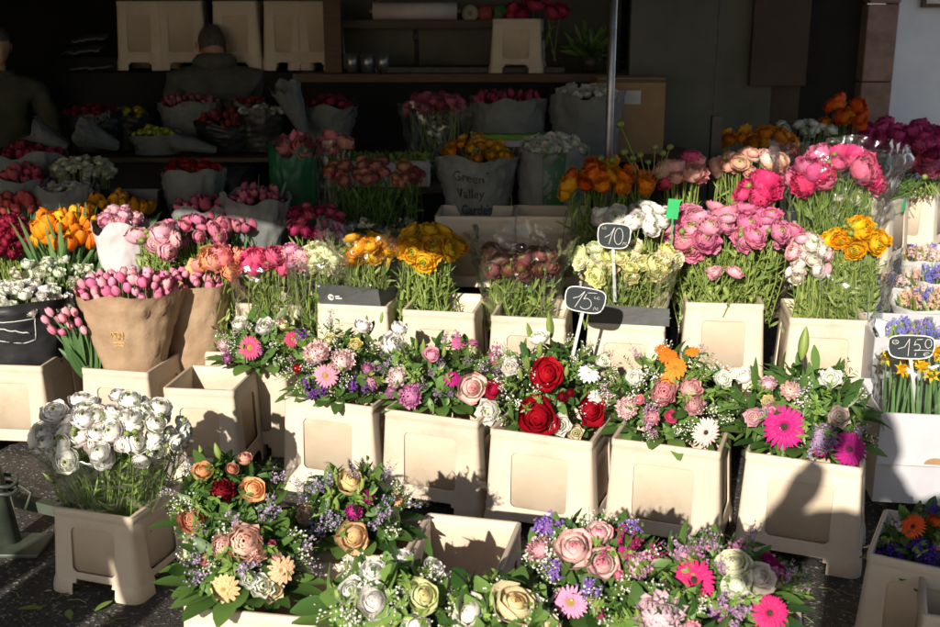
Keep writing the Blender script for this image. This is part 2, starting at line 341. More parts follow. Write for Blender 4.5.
def hyac():
    mb = MB(); rg = random.Random(3)
    for i in range(46):
        z = rg.uniform(-1, 1); a = i * 2.4; rr = .55 * (1 - .35 * (z * .5 + .5)); c = Vector((rr * math.cos(a), rr * math.sin(a), z)); nn = Vector((math.cos(a), math.sin(a), .3)).normalized()
        q = nn.to_track_quat('Z', 'Y').to_matrix()
        for k in range(5):
            b = k * 1.256 + rg.random()
            pts = [Vector((0, 0, 0)), Vector((.1 * math.cos(b - .7), .1 * math.sin(b - .7), .14)), Vector((.27 * math.cos(b), .27 * math.sin(b), .1)), Vector((.1 * math.cos(b + .7), .1 * math.sin(b + .7), .14))]
            mb.add([tuple(c + q @ p) for p in pts], [(0, 1, 2, 3)], 0, rg.uniform(.3, 1))
    return mb.mesh('hyacinth_spike', [M_pet], False)
HEADS['hyacinth'] = [hyac()]
def daff():
    mb = MB(); shell(mb, .35, R(30), 5, .3, .1, 2.2, 3, .6)
    for k in range(6):
        a = k * math.pi / 3
        P = [[(0, 0, -.1)] * 3, [(math.cos(a - .4) * .5, math.sin(a - .4) * .5, -.05), (math.cos(a) * .55, math.sin(a) * .55, .02), (math.cos(a + .4) * .5, math.sin(a + .4) * .5, -.05)], [(math.cos(a) * 1, math.sin(a) * 1, -.1)] * 3]
        mb.grid(P, 0, 1)
    return mb.mesh('daffodil', [M_pet], True)
HEADS['daffodil'] = [daff()]
PARTNAME = {'ranunculus_open': 'ranunculus', 'rose_cream': 'rose', 'rose_bicolor': 'rose', 'gerbera_light': 'gerbera'}

def basis(nrm, roll):
    z = Vector(nrm).normalized(); q = z.to_track_quat('Z', 'Y'); return q.to_matrix().to_4x4() @ Matrix.Rotation(roll, 4, 'Z')
def head(parent, kind, pos, nrm, size, color, rg):
    me = rg.choice(HEADS[kind]); n = PARTNAME.get(kind, kind)
    sat = max(color) - min(color); j = .03 + .12 * sat
    c = [x * rg.uniform(1 - j, 1 + j) for x in color]; k = rg.uniform(.9, 1.04); c = [min(.95, x * k) for x in c]
    sx = rg.uniform(.93, 1.07)
    M = Matrix.Translation(Vector(pos) - parent.location) @ basis(nrm, rg.uniform(0, 6.28)) @ Matrix.Diagonal((size * sx, size / sx, size * rg.uniform(.85, 1.1), 1))
    return link(n, me, parent, M, c)
def leaf(mb, base, d, L, W, up=(0, 0, 1), droop=.4, fold=.25, tone=.5, nv=5, mat=0):
    d = Vector(d).normalized(); up = Vector(up); side = d.cross(up)
    if side.length < .05: side = d.cross(Vector((1, 0, 0)))
    side.normalize(); nn = side.cross(d).normalized(); P = np.zeros((3, nv, 3)); b = Vector(base)
    for j in range(nv):
        v = j / (nv - 1); wv = W * .5 * math.sin(math.pi * min(.98, v * .93 + .04)) ** .8
        c = b + d * (L * v) - nn * (droop * L * v * v)
        for a in (-1, 0, 1): P[a + 1, j] = c + side * (a * wv) + nn * (abs(a) * wv * fold)
    mb.grid(P, mat, tone)
def rdir(rg):
    z = rg.uniform(-1, 1); a = rg.uniform(0, 6.283); r = math.sqrt(1 - z * z); return Vector((r * math.cos(a), r * math.sin(a), z))

# ------------------------------------------------------------------ flower bucket crates
CRATES = {}
def crate_mesh(W, D, H):
    key = (round(W, 3), round(D, 3), round(H, 3))
    if key in CRATES: return CRATES[key]
    rc = .010; hx, hy = W / 2, D / 2
    def side_ts(half, wins):          # breakpoints along a straight side
        q = half - rc; a = wins
        return sorted(set([-q, -a - .012, -a, -a + .012, -a * .5, 0, a * .5, a - .012, a, a + .012, q]))
    path = []                          # (x,y,nx,ny,side,t,half)
    for sd_, (L, other) in enumerate(((hx, hy), (hy, hx), (hx, hy), (hy, hx))):
        ang = -math.pi / 2 + sd_ * math.pi / 2
        nx, ny = math.cos(ang), math.sin(ang); tx, ty = -ny, nx
        for t in side_ts(L, L * .56): path.append((nx * other + tx * t, ny * other + ty * t, nx, ny, sd_, t, L))
        for k in range(1, 4):
            a2 = ang + k * math.pi / 8; cx = nx * (other - rc) + tx * (L - rc); cy = ny * (other - rc) + ty * (L - rc)
            path.append((cx + rc * math.cos(a2), cy + rc * math.sin(a2), math.cos(a2), math.sin(a2), sd_, 9, L))
    zt, zb = H * .80, H * .27; foot = .036
    zs = sorted([0, foot * .45, foot, foot + .012, H * .17, zb, zb + .012, H * .5, zt - .012, zt, H * .9, H - .022, H - .018, H])
    nP = len(path); V = []; F = []
    def off(z):
        o = .020 * (1 - z / H)
        if z < H * .18: o += .006 * (1 - max(0, z - H * .12) / (H * .06)) if z > H * .12 else .006
        if z >= H - .019: o += .0025
        return o
    for z in zs:
        for (x, y, nx, ny, sd_, t, L) in path:
            o = off(z); V.append([x + nx * o, y + ny * o, z])
    def col(i): return path[i % nP]
    for zi in range(len(zs) - 1):
        z0, z1 = zs[zi], zs[zi + 1]; zm = (z0 + z1) / 2
        for i in range(nP):
            a, b = col(i), col(i + 1); drop = False
            if a[4] == b[4] and a[5] < 5 and b[5] < 5:
                tm = (a[5] + b[5]) / 2; win = a[6] * .56; arch = a[6] * .56
                if abs(tm) < win and zb < zm < zt: drop = True
                if abs(tm) < arch and zm < foot: drop = True
                if abs(tm) < arch - .012 and zm < foot + .014: drop = True
            if not drop:
                F.append((zi * nP + i, zi * nP + (i + 1) % nP, (zi + 1) * nP + (i + 1) % nP, (zi + 1) * nP + i))
    # round the window corners: push the hole's corner vertex into the hole
    for zi, z in enumerate(zs):
        for i, (x, y, nx, ny, sd_, t, L) in enumerate(path):
            if t > 5: continue
            if abs(abs(t) - L * .56) < 1e-6 and z in (zb, zt):
                v = V[zi * nP + i]; sgn = -1 if t > 0 else 1; tx, ty = -ny, nx
                v[0] += tx * sgn * .005; v[1] += ty * sgn * .005; v[2] += .005 if z == zb else -.005
    me = bpy.data.meshes.new('frame'); me.from_pydata(V, [], F); me.materials.append(M_crate); me.update()
    me = bake(me, [('SOLIDIFY', dict(thickness=.006, offset=-1, use_even_offset=True)), ('BEVEL', dict(width=.0016, segments=2, limit_method='ANGLE', angle_limit=R(40)))])
    me.polygons.foreach_set('use_smooth', [True] * len(me.polygons)); me.name = 'frame'
    # tank: a tapered tub hung from the rim
    mb = MB(); tops = []
    def ring(o, z, inset):
        out = []
        for (x, y, nx, ny, sd_, t, L) in path: out.append((x * (1 - inset) + nx * o, y * (1 - inset) + ny * o, z))
        return out
    rings = [ring(.0035, H + .0005, 0), ring(.0, H + .003, 0), ring(-.007, H + .003, 0), ring(-.0105, H, 0), ring(-.0085, H * .8, -.018), ring(-.0085, H * .16, -.075), ring(-.03, H * .15, .06), ring(-.09, H * .15, .4)]
    P = np.array([r + [r[0]] for r in rings]); mb.grid(P[::-1], 0)
    last = rings[-1]; mb.add(last, [tuple(range(len(last)))], 0)
    tank = mb.mesh('tank', [M_tank]);
    tank = bake(tank, [('SOLIDIFY', dict(thickness=.003, offset=1))]); tank.name = 'tank'
    CRATES[key] = (me, tank); return CRATES[key]
def crate(label, loc, rz, size=(.35, .28, .34), group='cream flower buckets', name='flower_bucket'):
    r = empty(name, loc, label, 'flower bucket', group, rz); a, b = crate_mesh(*size)
    link('frame', a, r); link('tank', b, r); return r
def crate_px(label, px, py, ztop, rz, size=(.35, .28, .34), **k):
    """centre of the front top edge at photo pixel (px,py)"""
    p = atZ(px, py, ztop); rz = R(rz); d = Vector((-math.sin(rz), math.cos(rz), 0)) * (size[1] / 2)
    o = crate(label, (p.x + d.x, p.y + d.y, ztop - size[2]), rz, size, **k); return o

# ------------------------------------------------------------------ wraps
def wrap_surface(c, r0, r1, h, seed, crumple=.05, lean=(0, 0), sq=1.0, flare=1.0, topwave=.05):
    c = Vector(c)
    def f(u, v, out=0):
        a = u * 2 * math.pi; rr = (r0 + (r1 - r0) * v ** flare)
        n1 = noise.noise(Vector((math.cos(a) * 2.2, math.sin(a) * 2.2, v * 3 + seed))); n2 = noise.noise(Vector((math.cos(a) * 6, math.sin(a) * 6, v * 7 + seed)))
        n3 = noise.noise(Vector((math.cos(a) * 13, math.sin(a) * 13, v * 15 + seed * 2)))
        rr *= 1 + crumple * (n1 * 1.6 + abs(n2) * 2.2 + abs(n3) * .9) * (.35 + .65 * v); rr += out
        z = h * v * (1 + topwave * 2 * v * noise.noise(Vector((math.cos(a) * 1.6, math.sin(a) * 1.6, seed + 9))))
        return Vector((c.x + rr * math.cos(a) + lean[0] * v * h, c.y + rr * math.sin(a) * sq + lean[1] * v * h, c.z + z))
    return f
def wrap_mesh(f, name, mat, nu=84, nv=26, open_u=0, v0=0):
    mb = MB(); P = np.zeros((nu + 1, nv + 1, 3))
    for i in range(nu + 1):
        for j in range(nv + 1): P[i, j] = f(i / nu * (1 - open_u), v0 + (1 - v0) * j / nv)
    mb.grid(P, 0); return mb.mesh(name, [mat], True)
def wrap_part(parent, name, f, mat, **k):
    me = wrap_mesh(f, name, mat, **k); v = np.zeros(len(me.vertices) * 3); me.vertices.foreach_get('co', v); v = v.reshape(-1, 3) - np.array(parent.location); me.vertices.foreach_set('co', v.reshape(-1)); me.update()
    return link(name, me, parent)
def text_mesh(txt, size, bold=0.0):
    cu = bpy.data.curves.new('t', 'FONT'); cu.body = txt; cu.size = size; cu.offset = bold; cu.align_x = 'LEFT'; cu.resolution_u = 2
    o = bpy.data.objects.new('t', cu); COL.objects.link(o); dg = bpy.context.evaluated_depsgraph_get()
    me = bpy.data.meshes.new_from_object(o.evaluated_get(dg)); bpy.data.objects.remove(o); return me
def text_on(parent, txt, size, fn, mat, name='lettering', bold=0.0):
    me = text_mesh(txt, size, bold)
    for v in me.vertices: v.co = fn(v.co.x, v.co.y) - parent.location
    me.materials.clear(); me.materials.append(mat); return link(name, me, parent)

# ------------------------------------------------------------------ bunches (one kind of flower) and bouquets (mixed)
TOCAM = lambda p: (CAMP - Vector(p)).normalized()
def spread(rg, n, c, rad, minz=-.15, back=.35, tries=14):
    """points on a dome, best-candidate spaced"""
    pts = []; out = []
    for _ in range(n):
        best = None
        for _ in range(tries):
            d = rdir(rg)
            if d.z < minz or d.y > back: continue
            s = d * 1.0; m = min([(s - q).length for q in pts], default=9)
            if best is None or m > best[0]: best = (m, s)
        if best is None: continue
        pts.append(best[1]); k = rg.uniform(.88, 1.03); d = best[1]
        out.append((Vector((c.x + d.x * rad[0] * k, c.y + d.y * rad[1] * k, c.z + d.z * rad[2] * k)), Vector((d.x / rad[0], d.y / rad[1], d.z / rad[2])).normalized()))
    return out
def stems_mesh(tips, base, r0, rg, rs=.0022, leaves=80, leafL=.05, leafW=.0075, mats=None, region=None, spreadk=1.0, loc=Vector()):
    mb = MB()
    for p in tips:
        a = rg.uniform(0, 6.28); q = math.sqrt(rg.random()) * r0
        b = Vector((base.x + q * math.cos(a) + (p.x - base.x) * .25, base.y + q * math.sin(a) * .7 + (p.y - base.y) * .25, base.z)); m = b.lerp(p, .5) + Vector((rg.uniform(-1, 1), rg.uniform(-1, 1), 0)) * min(.028, r0 * .3)
        m.x += (p.x - m.x) * .25
        mb.tube([b - loc, m - loc, p - loc], [rs * 1.2, rs, rs * .8], 4, 0, rg.uniform(.3, 1), False)
        for _ in range(int(leaves / max(1, len(tips)))):
            v = rg.random() ** 1.2 * .8; c = b.lerp(m, v * 2) if v < .5 else m.lerp(p, v * 2 - 1)
            d = rdir(rg); d.z = abs(d.z) * 1.2 + .35
            leaf(mb, c - loc, d, leafL * rg.uniform(.5, 1.3), leafW * rg.choice((.5, .8, 1.2, 2.0)), rdir(rg), rg.uniform(-.1, .5), .3, rg.random(), 4)
    return mb
def bunch(name, label, cat, kind, color, px, py, y, rx, ry, n, zbase, hs, seed, group=None, buds=0, nleaf=260, wrap=None, colors=None, depth=.75, minz=-.15, r0=None, leafmat=None, wide=None, nstem=0, lean=0, base_px=None, back=.35):
    rg = random.Random(seed); c = atY(px, py, y); s = 1 / ppm(c); rad = (rx * s, rx * s * depth, ry * s)
    base = Vector((c.x if base_px is None else atY(base_px, py, y).x, y, zbase)); root = empty(name, base, label, cat, group)
    hr = hs * .5 * s; c = Vector((c.x, c.y, c.z)); c2 = Vector((c.x, c.y, c.z - rad[2] * .2)); r2 = (max(.01, rad[0] - hr * .6), max(.01, rad[1] - hr * .6), max(.01, rad[2] * 1.1 - hr * .5))
    tips = []
    for p, nn in spread(rg, int(n * 1.3), c2, r2, minz, back):
        sz = hr * rg.uniform(.66, 1.1); p = p + rdir(rg) * hr * .5
        nv = (nn * .8 + Vector((0, -.25, .3)) + rdir(rg) * .5) if kind != 'tulip' else (Vector((nn.x * .6, nn.y * .5 - .15, 1)) + rdir(rg) * .38)
        if kind == 'tulip': sz *= 1.3
        head(root, kind, p, nv, sz, rg.choice(colors) if colors else color, rg); tips.append(p - nv.normalized() * sz * .5)
    for _ in range(buds):
        d = rdir(rg); d.z = abs(d.z); p = c2 + Vector((d.x * r2[0] * 1.08, -abs(d.y) * r2[1] * 1.05, d.z * r2[2] * rg.uniform(.9, 1.35)))
        head(root, 'bud', p, (d + Vector((0, 0, 1))), hr * rg.uniform(.18, .28), (1, 1, 1), rg); tips.append(p)
    allt = list(tips)
    for _ in range(nstem):
        d = rdir(rg); allt.append(c2 + Vector((d.x * r2[0] * .95, d.y * r2[1] * .9, -abs(d.z) * r2[2] * .3)))
    rr = r0 or max(r2[0] * .9, .085)
    if nleaf or allt:
        nleaf = int(nleaf * (2.4 if nleaf > 60 else 1))
        if kind == 'tulip':
            mb = stems_mesh(allt, base, rr, rg, .003, 0, loc=base)
            for _ in range(int(nleaf)):
                p = rg.choice(allt); b = base + Vector((rg.uniform(-1, 1) * rr, rg.uniform(-1, .6) * rr * .6, 0)); d = (p - b)
                d += rdir(rg) * d.length * .25
                leaf(mb, b - base, d, d.length * rg.uniform(.75, 1.02), .028 * rg.uniform(.7, 1.3), rdir(rg), rg.uniform(-.05, .15), .5, rg.random(), 6)
            mt = leafmat or M_tul
        else:
            mb = stems_mesh(allt, base, rr, rg, .0021, nleaf, loc=base); mt = leafmat or M_grass
        link('stems', mb.mesh('stems', [mt], True), root)
    if wrap:
        wk, r_b, r_t, h, extra = wrap
        f = wrap_surface((base.x, base.y, base.z + extra.get('z', 0)), r_b, r_t, h, seed, extra.get('cr', .06), sq=.8, flare=extra.get('fl', .8), topwave=extra.get('tw', .06), lean=extra.get('lean', (0, 0)))
        wrap_part(root, 'sleeve' if wk is M_clear else 'paper_wrap', f, wk); root['_w'] = 1; root['_w'] = 1; del root['_w']
        return root, f
    return root, None
def ell_hit(px, py, c, rad):
    r = ray(px, py); o = CAMP - c; a = [r[i] / rad[i] for i in range(3)]; b = [o[i] / rad[i] for i in range(3)]
    A = sum(x * x for x in a); B = 2 * sum(x * y for x, y in zip(a, b)); C = sum(x * x for x in b) - 1; D = B * B - 4 * A * C
    k = (-B - math.sqrt(max(0, D))) / (2 * A); p = CAMP + r * k; n = Vector([(p[i] - c[i]) / rad[i] ** 2 for i in range(3)]).normalized(); return p, n
def clumps(rg, c, rad, n, spots=None):
    out = []
    for k in range(n):
        if spots and k < len(spots): out.append(ell_hit(spots[k][0], spots[k][1], c, rad)); continue
        while True:
            d = rdir(rg)
            if d.z > -.1 and d.y < .5: break
        out.append((Vector((c.x + d.x * rad[0], c.y + d.y * rad[1], c.z + d.z * rad[2])), d))
    return out
def bouquet(label, px, py, y, rx, ry, zbase, flowers, fillers, seed, group='mixed bouquets standing in the buckets', rim=.35, leaves=230, leafL=.06, leafW=.026, collar=16, tonek=1.0, collarL=.11, dark=0):
    rg = random.Random(seed); c = atY(px, py, y); s = 1 / ppm(c); rad = (rx * s, max(.09, rx * s * .8), ry * s * 1.12)
    c = Vector((c.x, c.y, c.z - ry * s * .12)); rim = min(rim, c.z - .4 * rad[2]); base = Vector((c.x, c.y, zbase)); root = empty('bouquet', base, label, 'bouquet', group)
    # a leafy core so the dome is dense
    mb = MB()
    for i in range(int(leaves * 2.0)):
        d = rdir(rg)
        if d.z < -.75: d.z = -d.z
        k = rg.uniform(.4, .86); p = Vector((c.x + d.x * rad[0] * k * 1.1, c.y + d.y * rad[1] * k * 1.1, c.z + d.z * rad[2] * k)) - base
        p.z = max(p.z, rim + .012 - base.z)
        dd = d * .45 + rdir(rg) * .8 + Vector((0, 0, .1))
        sc = rg.choice((.45, .6, .8, 1.1)); leaf(mb, p, dd, leafL * sc, leafW * sc, d + rdir(rg) * .4, rg.uniform(-.1, .5), .25, rg.random() * tonek)
    link('foliage', mb.mesh('foliage', [M_leaf], True), root)
    for i in range(16):      # fine fern-like sprigs standing proud of the dome
        mb = MB(); d = rdir(rg); d.z = abs(d.z) * .8 + .1; d.y = d.y if d.y < .3 else -d.y; d.normalize()
        b = Vector((c.x + d.x * rad[0] * .6, c.y + d.y * rad[1] * .6, c.z + d.z * rad[2] * .6)) - base; L = rx * s * rg.uniform(.45, .65)
        mb.tube([b, b + d * L * .6, b + d * L + Vector((0, 0, -.01))], [.0012, .001, .0006], 3, 0, .2)
        for k in range(14):
            v = .25 + .75 * k / 14; q = b + d * L * v; sd_ = d.cross(rdir(rg)).normalized(); leaf(mb, q, sd_ + d * .6, rg.uniform(.012, .026), rg.uniform(.005, .01), d, .2, .2, rg.random() * tonek, 4)
        link('greenery_sprig', mb.mesh('sprig', [M_leafb], True), root)
    if collar:
        mb = MB()
        for i in range(collar):
            a = 2 * math.pi * (i + rg.uniform(-.3, .3)) / collar; d = Vector((math.cos(a), math.sin(a), 0))
            p = Vector((c.x + d.x * rad[0] * .6, c.y + d.y * rad[1] * .6, max(rim + .012, c.z - rad[2] * .55))) - base
            leaf(mb, p, d + Vector((0, 0, rg.uniform(0, .3))), collarL * rg.uniform(.7, 1.15), .055 * rg.uniform(.7, 1.2), (0, 0, 1), rg.uniform(.05, .35), .2, rg.random() * tonek, 7)
        link('collar_leaves', mb.mesh('collar', [M_leaf], True), root)
    tips = []
    for (kind, col, fx, fy, sz) in flowers:
        p, n = ell_hit(fx, fy, c, rad); size = sz * .5 / ppm(p)
        if kind == 'lily_bud':
            head(root, kind, p + n * size * .3 + Vector((0, 0, size * .5)), Vector((n.x * .5 + rg.uniform(-.15, .15), n.y * .3, 1)), size, col, rg)
        else:
            tc = TOCAM(p); nn = n * .65 + tc * .55 + rdir(rg) * .18 + Vector((0, 0, .15))
            head(root, kind, p + nn.normalized() * size * (.28 if sz > 18 else .35), nn, size, col, rg)
        tips.append(p - n * .01)
    fl = {}
    for (kind, col, nc, spots) in fillers:
        nc = int(nc * 1.3) if kind == 'gypsophila' else (int(nc * .65) if nc > 9 else nc)
        for (p, n) in clumps(rg, c, rad, nc, spots):
            mb = MB(); fl[(kind, col, len(fl))] = mb; p = p - base
            if kind == 'gypsophila':
                for i in range(34):
                    q = p + rdir(rg) * rg.random() ** .6 * .028 + n * .008; r = rg.uniform(.0018, .0036)
                    nd = rdir(rg)
                    for k in range(3):
                        nd2 = rdir(rg); a_ = nd2.cross(nd).normalized() * r; b_ = nd2 * r * .8
                        mb.add([q - a_, q + b_, q + a_, q - b_], [(0, 1, 2, 3)], 0, 1)
                    mb.tube([q, p - n * .03], .0005, 3, 1, .5, False)
            elif kind == 'statice':
                for i in range(30):
                    q = p + rdir(rg) * rg.random() ** .5 * .026 + n * .006
                    for k in range(4):
                        nd = (n + rdir(rg) * .9).normalized(); a_ = nd.cross(rdir(rg)).normalized(); b_ = nd.cross(a_); r = rg.uniform(.003, .0065)
                        mb.add([q, q + a_ * r + nd * r * .8, q + nd * r * 1.5, q + b_ * r + nd * r * .8], [(0, 1, 2, 3)], 0, rg.uniform(.3, 1))
            elif kind == 'limonium':
                for sp in range(5):
                    d = (n + rdir(rg) * .6 + Vector((0, 0, .3))).normalized(); L = rg.uniform(.03, .06)
                    mb.tube([p - n * .02, p + d * L], .0007, 3, 1, .3, False)
                    for k in range(16):
                        q = p + d * L * rg.random() + rdir(rg) * .006; r = rg.uniform(.0022, .0042); nd = rdir(rg); a_ = nd.cross(rdir(rg)).normalized()
                        mb.add([q - a_ * r, q + nd * r, q + a_ * r, q - nd * r * .5], [(0, 1, 2, 3)], 0, rg.uniform(.3, 1))
    for (kind, col, _), mb in fl.items(): link(kind + '_sprig', mb.mesh(kind, [M_pet, M_grass], False), root, None, col)
    mb = MB()
    for i in range(16):
        a = rg.uniform(0, 6.28); q = rg.random() * .03; mb.tube([Vector((q * math.cos(a), q * math.sin(a), 0)), Vector((rg.uniform(-.4, .4) * rad[0], rg.uniform(-.4, .4) * rad[1], c.z - base.z))], .0028, 4, 0, rg.random())
    link('stems', mb.mesh('stems', [M_grass], True), root)
    return root
# ================================================================== THE SETTING
hot = (.72, .03, .17); magenta = (.5, .015, .2); pink = (.78, .22, .36); lpink = (.82, .42, .5); ppink = (.88, .66, .66); coral = (.88, .4, .27); orange = (.85, .22, .015)
yelo = (.85, .43, .012); ylw = (.85, .58, .03); cream = (.88, .78, .5); white = (.9, .88, .82); red = (.42, .004, .015); dred = (.22, .004, .015); dmag = (.3, .02, .09)
purple = (.26, .09, .42); lav = (.52, .40, .58); mauve = (.55, .22, .42); peach = (.88, .56, .33); lemon = (.82, .74, .28); blue = (.16, .15, .5); rust = (.6, .1, .01)
mb = MB(); mb.grid([[(-60, -60, 0), (-60, 60, 0)], [(60, -60, 0), (60, 60, 0)]]); struct('ground', mb, M_asph)
def slab(name, boxes, mat, label, cat, bevel=.003, group=None):
    mb = MB()
    for b in boxes: mb.box(b[0], b[1], 0, b[2] if len(b) > 2 else None)
    me = mb.mesh(name, [mat], False)
    if bevel: me = bake(me, [('BEVEL', dict(width=bevel, segments=2))]); me.name = name
    return tag(link(name, me), label, cat, group)
# shop interior
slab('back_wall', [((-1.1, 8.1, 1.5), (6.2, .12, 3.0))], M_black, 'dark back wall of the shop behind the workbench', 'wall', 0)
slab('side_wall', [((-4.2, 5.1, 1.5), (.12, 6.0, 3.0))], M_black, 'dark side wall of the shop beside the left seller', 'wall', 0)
slab('sink_wall', [((-.05, 7.2, 1.62), (2.0, .06, .95))], M_tile, 'brownish panelled wall behind the sink bench', 'wall', .003)
slab('partition_wall', [((1.285, 6.3, 1.35), (.80, .08, 2.7))], M_wall, 'grey plaster wall right of the metal pole', 'wall', .004)
slab('lower_wall', [((1.77, 6.33, 1.2), (.17, .07, 2.4))], M_walldark, 'brown plaster wall section under the dark hatch', 'wall', .004)
t = empty('dark_hatch', (1.70, 6.22, 1.35), 'dark square hatch set in the grey plaster wall', 'hatch')
mb = MB(); mb.box((0, 0, .25), (.31, .04, .72)); link('panel', bake(mb.mesh('panel', [M_walldark], False), [('BEVEL', dict(width=.004, segments=2))]), t)
mb = MB(); mb.box((.33, .16, .0), (.36, .05, 2.6)); link('recess', mb.mesh('recess', [M_black], False), t)
t = empty('stone_pilaster', (atY(880, 60, 6.25).x, 6.35, 0), 'pinkish brown stone pilaster between the dark doorway and pale wall', 'pilaster')
rg = random.Random(2)
for k in range(6):
    mb = MB(); mb.box((rg.uniform(-.005, .005), 0, .21 + k * .42), (.17, .2, .414)); link('stone_block', bake(mb.mesh('stone_block', [M_stone], False), [('BEVEL', dict(width=.008, segments=2))]), t)
slab('pale_wall', [((atY(893.5, 60, 6.32).x + 2, 6.42, 1.7), (4.0, .2, 3.4))], M_blue, 'pale bluish plastered wall at the right edge', 'wall', .004)
t = empty('wall_plaque', (atY(930, 8, 6.28).x + .12, 6.28, 1.78), 'small framed plaque on the pale wall at top right', 'plaque')
mb = MB(); mb.box((0, 0, 0), (.34, .03, .24)); link('frame', bake(mb.mesh('frame', [M_wooddark], False), [('BEVEL', dict(width=.004, segments=2))]), t)
mb = MB(); mb.box((0, -.018, 0), (.3, .01, .2)); link('panel', mb.mesh('panel', [M_paper], False), t)
# unseen canopy, front edge bent to fit the shade line: it shades everything behind the front rows
t = empty('awning', (0, 3, 2.6), 'unseen dark canvas awning shaped to shade the back of the flower stall', 'awning')
ex = [-4.6, -2.6, -2.0, -1.5, -1.1, -.75, -.5, -.25, -.05, .12, .3, .5, .7, 1.2, 2.2, 3.2, 6]
ez = [2.06, 2.04, 2.02, 1.92, 1.80, 1.69, 1.69, 1.76, 1.95, 2.1, 2.3, 2.40, 2.44, 2.44, 2.36, 2.4, 2.4]
xs = np.linspace(-4.6, 2.35, 80); zz = np.interp(xs, ex, ez)
P = np.zeros((80, 12, 3))
for i in range(80):
    for j in range(12):
        v = j / 11; P[i, j] = (xs[i], 2.0 + 6.1 * v, zz[i] + (2.95 - zz[i]) * min(1, v * 2.2) ** .7 + .02 * math.sin(xs[i] * 5) * v * (1 - v)) 
mb = MB(); mb.grid(P - np.array([0, 3, 2.6])); link('canvas', bake(mb.mesh('canvas', [M_canvas], True), [('SOLIDIFY', dict(thickness=.006))]), t)
mb = MB(); mb.tube([(xs[i], 1.99 - 3, zz[i] - 2.6 - .01) for i in range(0, 80, 2)], .012, 6); link('hem', mb.mesh('hem', [M_canvas], True), t)
# pole
t = empty('metal_pole', (atY(607, 200, 4.55).x, 4.55, 0), 'grey metal tent pole rising behind the orange ranunculus', 'pole')
mb = MB(); mb.tube([(0, 0, 0), (0, 0, 2.4)], .017, 12); link('shaft', mb.mesh('shaft', [M_metal], True), t)
mb = MB(); mb.tube([(0, 0, 0), (0, 0, .03)], .06, 12); link('foot_plate', mb.mesh('foot_plate', [M_metal], True), t)
t = empty('dark_post', (atY(713, 180, 4.75).x, 4.75, 0), 'slim black post behind the pink ranunculus bucket', 'post')
mb = MB(); mb.box((0, 0, .6), (.042, .042, 1.2)); mb.box((-.012, 0, 1.8), (.008, .008, 1.3)); link('shaft', mb.mesh('shaft', [M_dark], False), t)
mb = MB(); mb.box((0, 0, .01), (.14, .14, .02)); link('foot_plate', mb.mesh('foot_plate', [M_dark], False), t)

# ------------------------------------------------------------------ platforms and tables
def platform(label, x0, x1, y, d, z, rz=0, name='display_platform', mat=None):
    cx = (x0 + x1) / 2; t = empty(name, (cx, y + d / 2, 0), label, 'platform', 'low platforms under the flower rows', R(rz)); n = max(2, int(d / .11)); wpl = d / n; L = x1 - x0
    for k in range(n):
        mb = MB(); mb.box((0, -d / 2 + wpl * (k + .5), z - .012), (L, wpl - .006, .024)); link('board', bake(mb.mesh('board', [mat or M_wooddark], False), [('BEVEL', dict(width=.002, segments=1))]), t)
    for k in (-1, 1):
        mb = MB(); mb.box((k * (L / 2 - .08), 0, (z - .024) / 2), (.05, d * .9, z - .026)); link('leg', mb.mesh('leg', [mat or M_wooddark], False), t)
    return t
platform('low dark board platform under the second row of buckets', -1.18, 1.85, 3.93, .34, .21, -9)
platform('dark board platform under the shaded grey-lit buckets at the back', -.55, .75, 4.42, .42, .47)
platform('long dark wooden table holding the shaded tulips at left', -2.9, -.6, 4.95, .62, .66)
platform('dark wooden table under the wrapped bunches in the middle', -.56, 1.0, 4.95, .62, .60)
platform('far table with white paper bunches in front of the sellers', -3.1, 1.2, 5.75, .7, .90, mat=M_wood)
platform('step under the pink and orange ranunculus at the right back', .95, 2.0, 4.42, .5, .42)
# sink bench, far end
t = empty('sink_bench', (.3, 6.7, 0), 'dark sink bench with wooden top in front of the panelled wall', 'bench')
mb = MB(); mb.box((0, 0, 1.27), (2.6, .5, .05)); link('worktop', bake(mb.mesh('worktop', [M_wood], False), [('BEVEL', dict(width=.004, segments=2))]), t)
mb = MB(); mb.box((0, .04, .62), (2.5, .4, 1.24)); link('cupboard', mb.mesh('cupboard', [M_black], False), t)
mb = MB()
for x in (-.62, .12): mb = MB(); mb.tube([(x, .1, 1.3), (x, .1, 1.46), (x, .06, 1.52), (x, -.02, 1.53), (x, -.05, 1.48)], .014, 8); link('tap', mb.mesh('tap', [M_dark], True), t)
mb = MB(); mb.box((-.3, .02, 1.312), (1.1, .36, .03)); link('basin', mb.mesh('basin', [M_dark], False), t)
# wooden beam + lintel shelf over the bench, a roll of paper on it
slab('hanging_shelf', [((atY(440, 10, 6.9).x, 6.95, atY(440, 24, 6.95).z), (1.2, .22, .05))], M_wooddark, 'dark shelf above the sink bench', 'shelf', .003)
slab('wooden_column', [((atY(335, 100, 6.6).x, 6.62, 1.45), (.1, .1, 1.4))], M_wood, 'narrow wooden column left of the sink bench', 'column', .003)
r0 = atY(375, 10, 6.8); r1 = atY(455, 6, 6.8)
t = empty('paper_roll', (r0 + r1) / 2, 'pale roll of wrapping paper lying on the dark shelf', 'paper roll'); t.location.z = atY(440, 24, 6.95).z + .075
mb = MB(); mb.tube([(-.25, 0, 0), (.25, 0, 0)], .05, 16); link('paper', mb.mesh('paper', [M_pinkpaper], True), t); mb = MB(); mb.tube([(-.27, 0, 0), (.27, 0, 0)], .012, 8); link('core', mb.mesh('core', [M_cardb], True), t)
